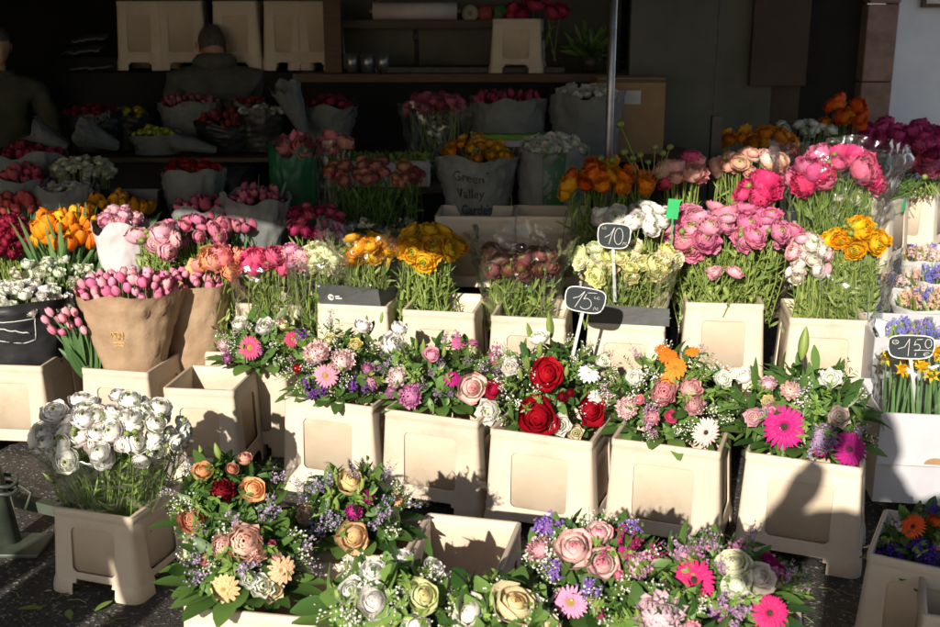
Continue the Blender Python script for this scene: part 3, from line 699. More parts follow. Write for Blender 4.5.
# three pots on bench
for k, (x, lab) in enumerate(((352, 'small grey cup on the sink bench, leftmost of three'), (368, 'small grey cup in the middle of three on the sink bench'), (383, 'small grey cup on the sink bench, rightmost of three'))):
    p = atY(x, 84, 6.55); o = empty('cup', (p.x, 6.55, 1.296), lab, 'cup', 'cups on the sink bench')
    mb = MB(); n = 14
    prof = [(0, .002), (.032, .002), (.038, .05), (.044, .11), (.040, .11), (.034, .05), (.0, .01)]
    P = [[(r * math.cos(2 * math.pi * i / n), r * math.sin(2 * math.pi * i / n), z) for r, z in prof] for i in range(n + 1)]; mb.grid(P); link('body', mb.mesh('body', [M_metal], True), o)
# cardboard box + orange crate at right of the bench
t = empty('cardboard_box', (atY(628, 110, 6.0).x, 6.05, .9), 'brown cardboard box with a white band behind the pole', 'box')
mb = MB(); mb.box((0, 0, .2), (.36, .3, .4)); link('carton', bake(mb.mesh('carton', [M_cardb], False), [('BEVEL', dict(width=.003, segments=1))]), t)
mb = MB(); mb.box((-.05, -.155, .3), (.2, .004, .07)); link('label', mb.mesh('label', [M_paper], False), t)
mb = MB(); mb.box((0, -.152, .385), (.362, .003, .02)); link('flap', mb.mesh('flap', [M_wood], False), t)

# ------------------------------------------------------------------ flower bucket crates
big = (.33, .28, .34)
for px, py, lab, rz in ((327, 402, 'cream bucket under the pink gerbera and white rose bouquet', -20), (430, 416, 'cream bucket under the mauve and blush rose bouquet', -21), (540, 436, 'cream bucket under the deep red rose bouquet', -21), (665, 446, 'cream bucket with brown stains under the orange and pink gerbera bouquet', -20), (803, 461, 'half shaded cream bucket under the magenta gerbera bouquet', -22)):
    crate_px(lab, px, py, .34, rz, big)
nar = (.27, .29, .34)
for px, py, lab, rz in ((268, 305, 'cream bucket under the coral and hot pink peonies', -9), (352, 306, 'cream bucket behind the folded black card with the logo', -9), (438, 312, 'cream bucket under the golden ranunculus with grassy stems', -10), (528, 318, 'cream bucket under the brownish film-wrapped bunch', -10), (626, 325, 'cream bucket with a black card strip below white ranunculus', -10), (725, 304, 'cream bucket under the wide pink ranunculus bunch', -7), (829, 320, 'cream bucket under the yellow and blush ranunculus', -9)):
    crate_px(lab, px, py, .55 if px != 268 else .52, rz, nar if px != 725 else (.29, .29, .34))
crate_px('cream bucket under the small bouquet with one pink gerbera', 250, 363, .36, -10, (.27, .18, .36))
crate_px('empty cream bucket beside the kraft wrapped tulips', 198, 390, .34, -7, (.255, .27, .34))
crate_px('cream bucket holding the kraft wrapped pink tulips', 114, 371, .34, -12, (.265, .30, .34))
crate_px('cream bucket under the shaded rear kraft wrapped tulips', 197, 352, .34, -8, (.24, .27, .34))
crate_px('cream bucket under the black sleeve of white blooms', 8, 366, .34, -6, (.26, .30, .34))
crate_px('squat cream bucket of white ranunculus standing alone on the asphalt', 91, 513, .255, -17.7, (.255, .255, .255))
crate_px('cream bucket under the dark bouquet of peach roses', 232, 548, .32, -12, (.27, .28, .32))
crate_px('cream bucket at the bottom left under peach chrysanthemums', 250, 614, .32, -10, (.30, .26, .32))
crate_px('cream bucket under the apricot rose and lavender bouquet', 362, 556, .32, -10, (.25, .22, .32))
crate_px('empty cream bucket in front of the white and cream roses', 445, 574, .33, -13, (.25, .31, .33))
crate_px('cream bucket under the white roses at the bottom edge', 395, 690, .30, -12, (.28, .26, .30))
crate_px('cream bucket under the cream roses at the bottom edge', 512, 700, .30, -12, (.26, .24, .30))
crate_px('cream bucket under the pink rose bouquet at the bottom', 598, 640, .30, -14, (.29, .26, .30))
crate_px('cream bucket under the hot pink gerbera and white rose bouquet', 735, 655, .30, -14, (.28, .26, .30))
for px, lab in ((475, 'shaded cream bucket behind the golden ranunculus'), (552, 'shaded cream bucket behind the brownish film-wrapped bunch')):
    crate_px(lab, px, 217, .81, -4, (.33, .28, .34))
for px, py, y, lab in ((858, 214, 0, 'side bucket nearest the yellow ranunculus'), (900, 199, 0, 'side bucket with a green label on its frame'), (944, 186, 0, 'side bucket furthest right under the plum peonies')):
    o = crate_px('cream ' + lab, px, py, .76, 52, (.30, .27, .34))
    if py == 199: 
        mb = MB(); mb.box((0, -.157, .31), (.05, .003, .055)); link('green_label', mb.mesh('green_label', [M_greenlab], False), o)
platform('raised plank under the side buckets at right', 1.55, 3.4, 5.0, .35, .42, 52)
# upright stacks of buckets far back and one on the bench
for k, px in enumerate((151, 187, 243, 290, 318)):
    p = atY(px, 70, 6.9); crate('empty cream bucket on the dark counter, number %s from the left' % ('one two three four five'.split()[k]), (p.x, 6.9, 1.30), R((-8, 5, -3, 6, -6)[k]), (.26, .26, .40), 'buckets stored behind the sellers')
    q = crate('upper empty cream bucket in the stack standing %s' % ('furthest left,at the seller\'s left shoulder,right of the seller\'s head,fourth along,beside the wooden column'.split(',')[k]), (p.x, 6.9, 1.715), R((-6, 4, 0, 4, -8)[k]), (.26, .26, .40), 'buckets stored behind the sellers')
for o in list(S.objects):
    if o.get('label', '').startswith('empty cream bucket on the dark counter'):
        o['label'] = {'one': 'lower empty bucket on the dark counter, furthest left', 'two': "lower empty bucket on the dark counter at the seller's left shoulder", 'three': "lower empty bucket on the counter right of the seller's head", 'four': 'lower empty bucket on the dark counter, fourth along', 'five': 'lower empty bucket on the counter beside the wooden column'}[o['label'].split('number ')[1].split()[0]]
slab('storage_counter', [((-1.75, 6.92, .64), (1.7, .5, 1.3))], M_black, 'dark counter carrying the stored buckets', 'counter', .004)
p = atY(518, 77, 6.6); crate('cream bucket of dark pink flowers standing on the sink bench', (p.x, 6.62, 1.297), R(-8), (.27, .25, .30), 'buckets stored behind the sellers')
bunch('peony_bunch', 'dark pink bunch in the bucket on the sink bench', 'flower bunch', 'peony', (.5, .05, .12), 532, 12, 6.65, 32, 14, 9, 1.36, 17, 901, nleaf=20)

# ribbon rolls and a small plant in the dim interior
sh = [o for o in S.objects if o.name == 'hanging_shelf'][0]
for k, (px, colr, nm) in enumerate(((486, (.3, .05, .06), 'dark red'), (500, (.05, .18, .08), 'green'), (470, (.4, .38, .3), 'cream'))):
    p = atY(px, 24, 6.9); o = empty('ribbon_roll', (p.x, 6.9, p.z + .062), nm + ' ribbon roll standing on the dark shelf', 'ribbon roll', 'ribbon rolls on the shelf')
    mb = MB(); n = 20; prof = [(.014, -.012), (.05, -.012), (.05, .012), (.014, .012), (.014, -.012)]
    mb.grid([[(r * math.cos(2 * math.pi * i / n), z, r * math.sin(2 * math.pi * i / n)) for r, z in prof] for i in range(n + 1)])
    link('ribbon', mb.mesh('ribbon', [mat_noise('ribbon_' + nm.replace(' ', '_'), colr, tuple(c * 1.2 for c in colr), 9)], True), o); mb = MB(); mb.tube([(0, -.02, 0), (0, .02, 0)], .013, 10); link('core', mb.mesh('core', [M_cardb], True), o)
o = empty('potted_plant', (atY(590, 70, 6.6).x, 6.6, 1.297), 'dim leafy plant on the right end of the sink bench', 'plant'); rg = random.Random(4)
mb = MB(); n = 16; mb.grid([[(r * math.cos(2 * math.pi * i / n), r * math.sin(2 * math.pi * i / n), z) for r, z in ((0, .002), (.05, .002), (.07, .1), (.062, .1), (.05, .02))] for i in range(n + 1)]); link('pot', mb.mesh('pot', [M_dark], True), o)
mb = MB()
for k in range(110): leaf(mb, (0, 0, .09), rdir(rg) + Vector((0, 0, .9)), rg.uniform(.08, .2), .03, rdir(rg), .3, .2, rg.random(), 6)
link('foliage', mb.mesh('foliage', [M_leaf], True), o)
# ================================================================== MIXED BOUQUETS
G = 'gypsophila'; ST = 'statice'; LM = 'limonium'
bouquet('bouquet with one bright pink gerbera beside the kraft wrapped tulips', 262, 346, 3.95, 44, 30, .2,
    [('gerbera_light', (.8, .12, .25), 250, 348, 24), ('gerbera_light', (.75, .08, .2), 291, 340, 18), ('lisianthus', white, 265, 328, 17), ('lisianthus', white, 240, 325, 14), ('carnation', ppink, 224, 345, 12), ('lisianthus', cream, 282, 326, 12), ('carnation', mauve, 228, 358, 10)],
    [(G, white, 7, [(272, 345), (280, 360), (235, 335), (250, 328)]), (LM, mauve, 5, [(229, 352), (290, 358), (300, 362)])], 11, leaves=200, rim=.37)
bouquet('bouquet with a pale pink gerbera and a white rose, left of the front row', 345, 368, 3.68, 62, 44, .15,
    [('gerbera_light', (.82, .38, .5), 326, 376, 25), ('lisianthus', white, 391, 346, 24), ('rose', white, 362, 328, 16), ('carnation', ppink, 318, 354, 24), ('carnation', ppink, 342, 362, 22), ('lisianthus', white, 398, 330, 15), ('carnation', lpink, 372, 382, 14), ('lily_bud', (1, 1, 1), 366, 326, 13), ('lily_bud', (1, 1, 1), 381, 322, 12), ('carnation', red, 298, 368, 9), ('lisianthus', lemon, 356, 345, 12), ('carnation', mauve, 368, 370, 13), ('lisianthus', cream, 330, 340, 11)],
    [(G, white, 10, [(345, 380), (372, 348), (332, 334), (300, 385), (352, 352)]), (ST, purple, 6, [(308, 380), (352, 384), (366, 385), (312, 392), (322, 388)]), (LM, lav, 4, [(385, 365), (390, 372)])], 12)
bouquet('bouquet of mauve filler with a blush rose, second in the front row', 440, 378, 3.58, 58, 42, .15,
    [('rose_bicolor', (.8, .3, .28), 470, 387, 27), ('carnation', (.7, .3, .5), 411, 396, 22), ('carnation', ppink, 398, 378, 20), ('gerbera_light', (.8, .2, .4), 492, 361, 17), ('chrysanthemum', (.6, .15, .35), 458, 345, 16), ('chrysanthemum', magenta, 452, 380, 18), ('rose', lpink, 432, 356, 15), ('lily_bud', (1, 1, 1), 424, 352, 16), ('lily_bud', (1, 1, 1), 444, 356, 14), ('chrysanthemum', (.6, .15, .35), 472, 345, 13), ('carnation', mauve, 392, 392, 11), ('lily_bud', (1, 1, 1), 417, 348, 12)],
    [(LM, (.32, .24, .36), 20, [(430, 375), (440, 368), (425, 385), (450, 395), (435, 395), (465, 365), (480, 370)]), (ST, mauve, 4, [(455, 340), (495, 350)]), (G, white, 3, [])], 13)
bouquet('bouquet of deep red roses with white lisianthus under the 15 sign', 552, 392, 3.47, 68, 54, .15,
    [('rose', red, 546, 375, 31), ('rose', red, 538, 416, 36), ('rose', red, 590, 410, 27), ('rose', (.45, .01, .05), 495, 390, 17), ('lisianthus', white, 490, 411, 23), ('lisianthus', white, 560, 425, 20), ('lisianthus', cream, 575, 432, 15), ('chrysanthemum', white, 588, 375, 23), ('chrysanthemum', white, 594, 398, 16), ('lisianthus', white, 540, 340, 18), ('lily_bud', (1, 1, 1), 550, 335, 26), ('lily_bud', (1, 1, 1), 540, 356, 20), ('lily_bud', (1, 1, 1), 528, 370, 20), ('lily_bud', (1, 1, 1), 530, 338, 17), ('lily_bud', (1, 1, 1), 521, 378, 16), ('lily_bud', (1, 1, 1), 566, 375, 15), ('lisianthus', white, 511, 368, 16), ('lisianthus', white, 601, 362, 13), ('carnation', dred, 562, 397, 10), ('carnation', dred, 570, 393, 8)],
    [(G, white, 16, [(510, 398), (505, 385), (520, 405), (585, 350), (592, 345), (515, 360), (575, 360), (505, 350), (600, 385), (500, 420)])], 14, leaves=300, tonek=.7)
bouquet('bouquet with orange carnations and a pale pink gerbera at the right', 672, 402, 3.32, 66, 54, .15,
    [('gerbera', ppink, 704, 431, 30), ('chrysanthemum', (.85, .3, .03), 676, 370, 25), ('chrysanthemum', orange, 668, 358, 20), ('chrysanthemum', orange, 662, 352, 16), ('chrysanthemum', (.85, .3, .03), 668, 380, 17), ('chrysanthemum', orange, 692, 354, 15), ('peony', (.85, .42, .45), 664, 392, 26), ('peony', (.86, .48, .48), 690, 390, 23), ('peony', (.85, .4, .45), 694, 405, 20), ('rose', (.75, .08, .2), 671, 416, 12), ('carnation', ppink, 628, 408, 20), ('carnation', lpink, 652, 418, 14), ('lisianthus', white, 636, 378, 16), ('lisianthus', white, 722, 380, 17), ('chrysanthemum', orange, 725, 372, 11), ('rose', (.8, .3, .36), 640, 400, 9)],
    [(G, white, 18, [(640, 385), (645, 375), (655, 378), (635, 395), (690, 425), (680, 430), (725, 418), (712, 410), (650, 435)]), (LM, (.62, .35, .5), 9, [(655, 410), (652, 420), (648, 428), (645, 412), (655, 432)])], 15, leaves=260)
bouquet('bouquet with a large magenta gerbera, rightmost of the front row', 800, 412, 3.2, 72, 50, .15,
    [('gerbera', magenta, 785, 426, 45), ('gerbera', (.5, .02, .22), 846, 448, 38), ('carnation', lav, 822, 438, 26), ('lisianthus', ppink, 838, 417, 20), ('carnation', (.84, .6, .5), 790, 391, 18), ('carnation', (.8, .5, .55), 768, 385, 16), ('rose', lpink, 772, 410, 16), ('lisianthus', white, 830, 380, 20), ('lily_bud', (1, 1, 1), 803, 356, 34), ('lisianthus', lpink, 755, 418, 17), ('lisianthus', white, 745, 378, 16), ('carnation', lav, 772, 415, 12), ('lisianthus', lemon, 768, 402, 12), ('gerbera', magenta, 820, 448, 18)],
    [(LM, lav, 12, [(820, 430), (815, 442), (800, 392), (770, 412), (855, 430), (810, 450)]), (G, white, 8, [(798, 400), (805, 385), (860, 428), (868, 440)])], 16, leaves=280, tonek=.75, leafL=.09)
bouquet('shaded bouquet of peach roses left of the bottom row', 229, 500, 2.62, 54, 46, .15,
    [('rose', peach, 252, 490, 23), ('rose', (.8, .4, .2), 203, 472, 19), ('rose', (.7, .32, .2), 194, 520, 26), ('rose', (.75, .4, .3), 245, 460, 14), ('carnation', dred, 222, 492, 22), ('rose', (.6, .3, .2), 232, 470, 12), ('lily_bud', (1, 1, 1), 218, 458, 20), ('lily_bud', (1, 1, 1), 203, 460, 18)],
    [(G, white, 6, [(190, 500), (195, 535), (215, 520)]), (LM, lav, 7, [(212, 530), (272, 482), (215, 540)])], 17, leaves=300, tonek=.55)
bouquet('bouquet of peach chrysanthemums and a blush rose, bottom left', 242, 560, 2.3, 60, 52, .15,
    [('chrysanthemum', peach, 226, 587, 32), ('chrysanthemum', peach, 280, 570, 30), ('peony', (.88, .62, .52), 245, 543, 36), ('peony', (.88, .6, .5), 224, 547, 24), ('peony', (.88, .6, .5), 256, 552, 20), ('lisianthus', white, 262, 585, 22), ('lisianthus', cream, 272, 590, 20), ('lisianthus', white, 250, 580, 16), ('rose', (.5, .08, .15), 270, 546, 11), ('carnation', lpink, 276, 556, 10), ('rose', (.7, .3, .3), 205, 560, 10)],
    [(LM, lav, 16, [(262, 520), (268, 515), (240, 570), (250, 565), (205, 575), (200, 560), (272, 522), (298, 548)]), (G, white, 6, [(298, 545), (292, 538), (210, 565)])], 18, leaves=300, tonek=.8)
bouquet('bouquet of apricot roses with lavender sprigs behind the empty bucket', 352, 512, 2.55, 56, 40, .15,
    [('rose_cream', peach, 354, 536, 29), ('rose_cream', (.84, .6, .34), 350, 484, 26), ('rose_cream', peach, 308, 515, 19), ('chrysanthemum', (.84, .5, .2), 395, 500, 15), ('carnation', magenta, 368, 498, 13), ('carnation', (.6, .05, .3), 354, 512, 15), ('lily_bud', (1, 1, 1), 331, 500, 18), ('lily_bud', (1, 1, 1), 338, 508, 16), ('lily_bud', (1, 1, 1), 337, 482, 18), ('lily_bud', (1, 1, 1), 362, 490, 16), ('lily_bud', (1, 1, 1), 330, 508, 14)],
    [(LM, (.45, .37, .55), 26, [(310, 500), (315, 492), (340, 520), (335, 525), (330, 515), (380, 515), (385, 505), (375, 525), (325, 530), (318, 525)]), (G, white, 4, [(392, 530)])], 19, leaves=240, leafL=.06)
bouquet('bouquet of white roses with bright leaves at the bottom edge', 388, 603, 2.09, 60, 41, .14,
    [('rose', white, 375, 603, 31), ('rose', white, 373, 574, 26), ('rose_cream', cream, 422, 597, 30), ('rose', white, 351, 592, 24), ('rose', white, 402, 562, 22), ('rose', white, 415, 625, 24), ('rose', white, 432, 568, 19), ('rose_cream', cream, 385, 630, 22)],
    [(G, white, 16, [(345, 608), (352, 615), (398, 600), (395, 615), (440, 585), (360, 620), (428, 580)])], 20, leaves=120, leafL=.085, leafW=.045, tonek=1.7, collarL=.13)
bouquet('bouquet of cream roses by the near corner of the empty bucket', 500, 620, 2.04, 50, 30, .14,
    [('rose_cream', cream, 513, 608, 40), ('rose', white, 471, 614, 32), ('rose_cream', cream, 545, 628, 24), ('lisianthus', white, 532, 605, 18)],
    [(G, white, 14, [(496, 596), (502, 592), (490, 600), (528, 618), (540, 612)])], 21, leaves=160, leafL=.075, leafW=.04, tonek=1.3)
bouquet('bouquet of pale and deep pink roses at the bottom centre', 592, 572, 2.2, 66, 50, .14,
    [('rose_bicolor', (.8, .3, .36), 574, 552, 36), ('rose_bicolor', (.78, .22, .32), 602, 564, 29), ('rose_bicolor', (.78, .2, .3), 599, 535, 25), ('carnation', lpink, 541, 550, 24), ('gerbera_light', (.8, .35, .52), 571, 601, 36), ('carnation', (.82, .45, .58), 638, 566, 26), ('carnation', purple, 552, 528, 20), ('chrysanthemum', magenta, 624, 553, 15), ('lisianthus', ppink, 656, 572, 12), ('carnation', pink, 618, 575, 10), ('carnation', lpink, 595, 602, 10)],
    [(ST, (.35, .2, .6), 6, [(548, 524), (556, 532), (543, 536)]), (G, white, 14, [(548, 570), (553, 580), (590, 590), (600, 598), (550, 560), (582, 600), (646, 555)]), (LM, magenta, 6, [(620, 545), (625, 555), (630, 550)])], 22, leaves=320, tonek=.9)
bouquet('bouquet of hot pink gerberas with two white roses at bottom right', 722, 588, 2.15, 74, 50, .14,
    [('gerbera', hot, 694, 582, 44), ('gerbera', (.7, .03, .2), 768, 613, 38), ('rose', (.84, .82, .66), 734, 566, 30), ('rose', (.84, .82, .66), 757, 580, 32), ('rose', (.84, .82, .66), 737, 585, 26), ('rose', magenta, 768, 562, 14), ('carnation', lpink, 682, 556, 15), ('carnation', lav, 716, 610, 16), ('carnation', magenta, 778, 570, 12)],
    [(LM, (.5, .32, .5), 22, [(700, 550), (715, 548), (688, 555), (750, 545), (785, 580), (720, 600), (730, 610), (680, 560), (795, 588)]), (ST, mauve, 6, [(700, 558), (720, 615)])], 23, leaves=300)
bouquet('low bouquet with a big pale pink carnation cut by the bottom edge', 662, 628, 1.98, 50, 38, .12,
    [('carnation', (.84, .58, .6), 659, 617, 44), ('carnation', lpink, 692, 630, 16), ('lily_bud', (1, 1, 1), 640, 622, 22), ('lily_bud', (1, 1, 1), 655, 626, 20)],
    [(G, white, 6, [])], 24, leaves=160)
bouquet('bouquet with an orange gerbera over purple statice at the right edge', 928, 545, 2.62, 42, 36, .2,
    [('gerbera', (.75, .12, .02), 914, 528, 26), ('carnation', rust, 936, 522, 16), ('lisianthus', white, 903, 528, 11), ('carnation', lpink, 938, 545, 10)],
    [(ST, (.12, .05, .4), 14, [(920, 548), (925, 555), (915, 545), (932, 550), (935, 515), (928, 560)]), (LM, lav, 5, [])], 25, leaves=240, tonek=.6)

# ================================================================== BUNCHES IN THE SUNNY ROW
bunch('ranunculus_bunch', 'loose white ranunculus bunch in the squat bucket on the asphalt', 'flower bunch', 'ranunculus', white, 112, 428, 2.95, 80, 38, 46, .14, 24, 31, buds=12, nleaf=420, r0=.06, minz=-.25, leafmat=M_leafb, wrap=(M_clear, .10, .21, .22, dict(z=.08, cr=.08)))
# kraft wrapped tulips
bunch('tulip_bunch', 'pink tulips in the front kraft paper sleeve with a small yellow print', 'flower bunch', 'tulip', (.75, .16, .32), 128, 286, 4.02, 50, 17, 46, .12, 12, 32, minz=-.1, nleaf=0, r0=.03, colors=[(.84, .32, .46), (.88, .45, .54), (.8, .22, .4)], back=1)
def kraft(parent_label, base, r0, r1, h, seed, lean=0, cr=.07):
    par = [o for o in S.objects if o.get('label') == parent_label][0]
    f = wrap_surface(base, r0, r1, h, seed, cr, lean=(lean, 0), sq=.85, flare=1.15, topwave=.03); wrap_part(par, 'paper_wrap', f, M_kraft, nu=64, nv=22); return par, f
def at_wrap(f, u0, v0, su, sv, out=.002): return lambda x, y: f(u0 + x * su, v0 + y * sv, out)
c = atY(128, 286, 4.02)
par, f = kraft('pink tulips in the front kraft paper sleeve with a small yellow print', (c.x, 4.02, .12), .08, .188, c.z - .12 - .005, 3.3)
for k in range(3):   # small crown-like print: three loops over a bar
    fn = at_wrap(f, .745, .60, .8, 3.2); mb = MB()
    mb.tube([fn(-.028 + k * .02 + .009 * math.cos(a), .03 + .009 * math.sin(a)) - par.location for a in np.linspace(0, 6.28, 10)], .0016, 4); link('print', mb.mesh('print', [M_yell]), par)
mb = MB(); mb.tube([fn(x, .012) - par.location for x in np.linspace(-.036, .022, 6)], .0018, 4); mb.tube([fn(x, .004) - par.location for x in np.linspace(-.03, .016, 6)], .0014, 4); link('print', mb.mesh('print', [M_yell]), par)
bunch('tulip_bunch', 'pink tulips in the shorter rear kraft paper sleeve', 'flower bunch', 'tulip', (.7, .1, .3), 190, 281, 4.2, 36, 15, 30, .12, 11, 33, minz=-.1, nleaf=0, r0=.03, colors=[(.82, .26, .44), (.84, .36, .48)], back=1)
c = atY(190, 281, 4.2); kraft('pink tulips in the shorter rear kraft paper sleeve', (c.x, 4.2, .12), .1, .145, c.z - .12 - .004, 7.1)
# tulips drooping from the bucket beside the kraft sleeve
t = empty('tulip_bunch', atY(95, 372, 3.95), 'drooping pink tulips with long leaves left of the kraft sleeve', 'flower bunch')
rg = random.Random(5); mb = MB(); b0 = Vector(t.location)
for (x, y) in ((45, 320), (52, 330), (62, 318), (70, 325), (78, 322), (66, 312), (57, 320), (74, 312), (50, 312), (84, 330), (62, 332)):
    tp = atY(x, y, 3.9 + rg.uniform(-.05, .08)); d = (tp - b0).normalized() + Vector((-.15, 0, .1)); head(t, 'tulip', tp, d, .021, rg.choice([(.82, .28, .42), (.86, .42, .5)]), rg)
    a = b0 + Vector((rg.uniform(-.05, .02), rg.uniform(0, .06), -.04)); mb.tube([a - b0, (a.lerp(tp, .55) + Vector((0, 0, .02))) - b0, tp - b0], .0032, 5, 0, rg.random())
    for _ in range(2): leaf(mb, a - b0, (tp - a) + rdir(rg) * .06, rg.uniform(.14, .23), .03, (0, -1, .4), .15, .35, rg.random(), 7)
link('stems', mb.mesh('stems', [M_tul], True), t)
# white stocks in the black sleeve at far left
r_, _ = bunch('stock_bunch', 'white blooms in a black printed sleeve at the left edge', 'flower bunch', 'lisianthus', white, 18, 300, 4.1, 52, 20, 60, .36, 11, 35, minz=-.3, nleaf=40, r0=.07, leafmat=M_leafb, back=1)
c = atY(18, 300, 4.1); f = wrap_surface((c.x - .02, 4.1, .3), .17, .21, c.z - .3 + .02, 4.4, .04, sq=.8, topwave=.02); wrap_part(r_, 'paper_wrap', f, M_blackpaper, nu=56)
mb = MB(); fn = at_wrap(f, .76, .62, 1, 3)
for pts in ([(-.05, .05), (.10, .05), (.10, -.05), (.06, -.06), (-.05, -.03), (-.05, .05)],): 
    q = []; 
    for a, b in zip(pts[:-1], pts[1:]): q += [fn(a[0] + (b[0] - a[0]) * k / 5, a[1] + (b[1] - a[1]) * k / 5) - r_.location for k in range(6)]
    mb.tube(q, .0015, 4)
mb.tube([fn(-.03 + .01 * k, .03 - .004 * k + .003 * math.sin(k * 2)) - r_.location for k in range(12)], .002, 4); link('print', mb.mesh('print', [M_white]), r_)
bunch('stock_bunch', 'loose greenish white blooms behind the black sleeve', 'flower bunch', 'lisianthus', (.8, .82, .68), 50, 276, 4.3, 46, 20, 26, .3, 11, 36, buds=10, nleaf=280, leafmat=M_leafb, back=1, minz=-.5)
bunch('tulip_bunch', 'orange-yellow tulips with tall green leaves in the sun', 'flower bunch', 'tulip', yelo, 66, 229, 4.5, 35, 24, 34, .35, 16, 37, nleaf=70, colors=[(.85, .30, .01), (.85, .42, .02), (.82, .24, .01)], minz=-.3, r0=.09)
bunch('ranunculus_bunch', 'orange tulips continuing behind the sunny ones in half shade', 'flower bunch', 'tulip', yelo, 112, 206, 4.75, 42, 12, 26, .6, 13, 38, nleaf=10, colors=[(.75, .3, .01), (.8, .4, .02)])
r_, f = bunch('carnation_bunch', 'small pink blooms in a white printed sleeve by the orange tulips', 'flower bunch', 'peony', lpink, 120, 219, 4.45, 24, 14, 22, .45, 11, 39, nleaf=10, colors=[(.72, .3, .42), (.8, .45, .52)])
c = atY(120, 219, 4.45); f = wrap_surface((c.x, 4.45, .45), .06, .115, c.z - .49, 5.5, .05, sq=.8, topwave=.1); wrap_part(r_, 'paper_wrap', f, M_pinkpaper)
bunch('ranunculus_bunch', 'pale pink ranunculus with green stems beside the white sleeve', 'flower bunch', 'ranunculus', lpink, 155, 240, 4.3, 24, 15, 5, .45, 26, 40, buds=6, nleaf=90, nstem=10)
bunch('ranunculus_bunch', 'green stalks with small pink blooms left of the coral peonies', 'flower bunch', 'ranunculus', (.7, .2, .33), 190, 232, 4.45, 40, 17, 14, .4, 15, 41, buds=14, nleaf=320, nstem=30, leafmat=M_leafb)
bunch('peony_bunch', 'coral and orange peonies at the left end of the sunny row', 'flower bunch', 'peony', coral, 218, 262, 4.2, 28, 18, 9, .42, 21, 42, colors=[(.85, .36, .22), (.85, .45, .2), (.82, .3, .26), (.85, .3, .3)], buds=3, nleaf=70, nstem=14)
bunch('peony_bunch', 'hot pink peonies in film above the sunny bucket', 'flower bunch', 'peony', hot, 263, 262, 4.15, 26, 18, 9, .42, 20, 43, colors=[(.75, .05, .2), (.78, .12, .26)], buds=4, nleaf=130, nstem=24, wrap=(M_clear, .09, .13, .28, dict(z=0, cr=.1)))
bunch('carnation_bunch', 'light pink carnations right of the hot pink peonies', 'flower bunch', 'carnation', lpink, 296, 258, 4.15, 17, 15, 8, .42, 19, 44, nleaf=70, nstem=14, colors=[(.8, .35, .48), (.82, .45, .52)])
bunch('ranunculus_bunch', 'pale greenish ranunculus left of the golden ones', 'flower bunch', 'ranunculus_open', (.8, .8, .52), 322, 256, 4.15, 22, 16, 10, .42, 20, 45, nleaf=170, nstem=30, buds=3, wrap=(M_clear, .09, .13, .3, dict(z=0, cr=.1)))
bunch('ranunculus_bunch', 'golden ranunculus in film behind the black card', 'flower bunch', 'ranunculus_open', yelo, 366, 250, 4.15, 30, 22, 11, .42, 23, 46, nleaf=380, nstem=50, buds=6, colors=[(.85, .42, .012), (.85, .5, .02), (.8, .36, .01)], wrap=(M_clear, .10, .17, .42, dict(z=0, cr=.14)), leafmat=M_grass)
bunch('ranunculus_bunch', 'golden ranunculus over a dense mass of grassy stems', 'flower bunch', 'ranunculus_open', yelo, 428, 247, 4.15, 34, 24, 13, .42, 24, 47, nleaf=700, nstem=70, buds=8, colors=[(.78, .36, .012), (.82, .44, .02)], r0=.11)
bunch('ranunculus_bunch', 'faded brownish pink bunch wrapped in crinkled film', 'flower bunch', 'ranunculus', (.45, .17, .13), 522, 262, 4.12, 42, 22, 22, .42, 20, 48, nleaf=420, nstem=50, buds=4, colors=[(.2, .05, .05), (.28, .09, .08), (.22, .09, .05), (.26, .08, .1)], wrap=(M_clear, .11, .19, .40, dict(z=0, cr=.14)))
bunch('ranunculus_bunch', 'white ranunculus packed tightly behind the 10 sign', 'flower bunch', 'ranunculus', white, 632, 216, 4.22, 40, 16, 26, .45, 18, 49, nleaf=60, nstem=10, buds=5, minz=-.4)
bunch('ranunculus_bunch', 'pale yellow ranunculus on upright green stems under the 10 sign', 'flower bunch', 'ranunculus_open', lemon, 629, 258, 4.06, 54, 20, 24, .45, 21, 50, nleaf=420, nstem=90, buds=7, colors=[(.82, .78, .4), (.84, .8, .55), (.8, .76, .3)], r0=.13, minz=-.3, wrap=(M_clear, .12, .18, .26, dict(z=0, cr=.06)))
bunch('ranunculus_bunch', 'orange ranunculus with tall seed buds beside the pole', 'flower bunch', 'peony', orange, 608, 180, 4.4, 50, 22, 22, .6, 19, 51, nleaf=260, nstem=30, colors=[(.8, .16, .01), (.85, .3, .015), (.85, .4, .02), (.7, .1, .01)], leafmat=M_leafb)
# tall seed heads on bent stalks
t = empty('bud_stalks', atY(640, 200, 4.35), 'tall thin stalks with green seed buds above the orange blooms', 'seed stalks'); mb = MB(); rg = random.Random(8)
for (x, y, s_) in ((620, 124, 9), (624, 152, 8), (612, 160, 8), (601, 158, 7), (655, 147, 7), (670, 147, 7), (663, 153, 7), (648, 162, 6), (640, 155, 7), (633, 158, 8)):
    p = atY(x, y, 4.35); L = t.location
    mb.tube([Vector((rg.uniform(-.06, .03), rg.uniform(-.02, .03), -.1)), (p - L) * .6 + Vector((.02, 0, 0)), p - L], .0022, 5, 0, .8); head(t, 'bud', p, (rg.uniform(-.2, .2), 0, 1), s_ * .5 / ppm(p), (1, 1, 1), rg)
link('stems', mb.mesh('stems', [M_bud], True), t)
bunch('ranunculus_bunch', 'wide bunch of pink ranunculus over grassy stems', 'flower bunch', 'ranunculus_open', pink, 730, 228, 4.25, 70, 25, 42, .42, 25, 52, nleaf=1100, nstem=120, buds=10, colors=[(.78, .26, .4), (.8, .34, .46), (.75, .2, .36)], r0=.15, minz=-.35)
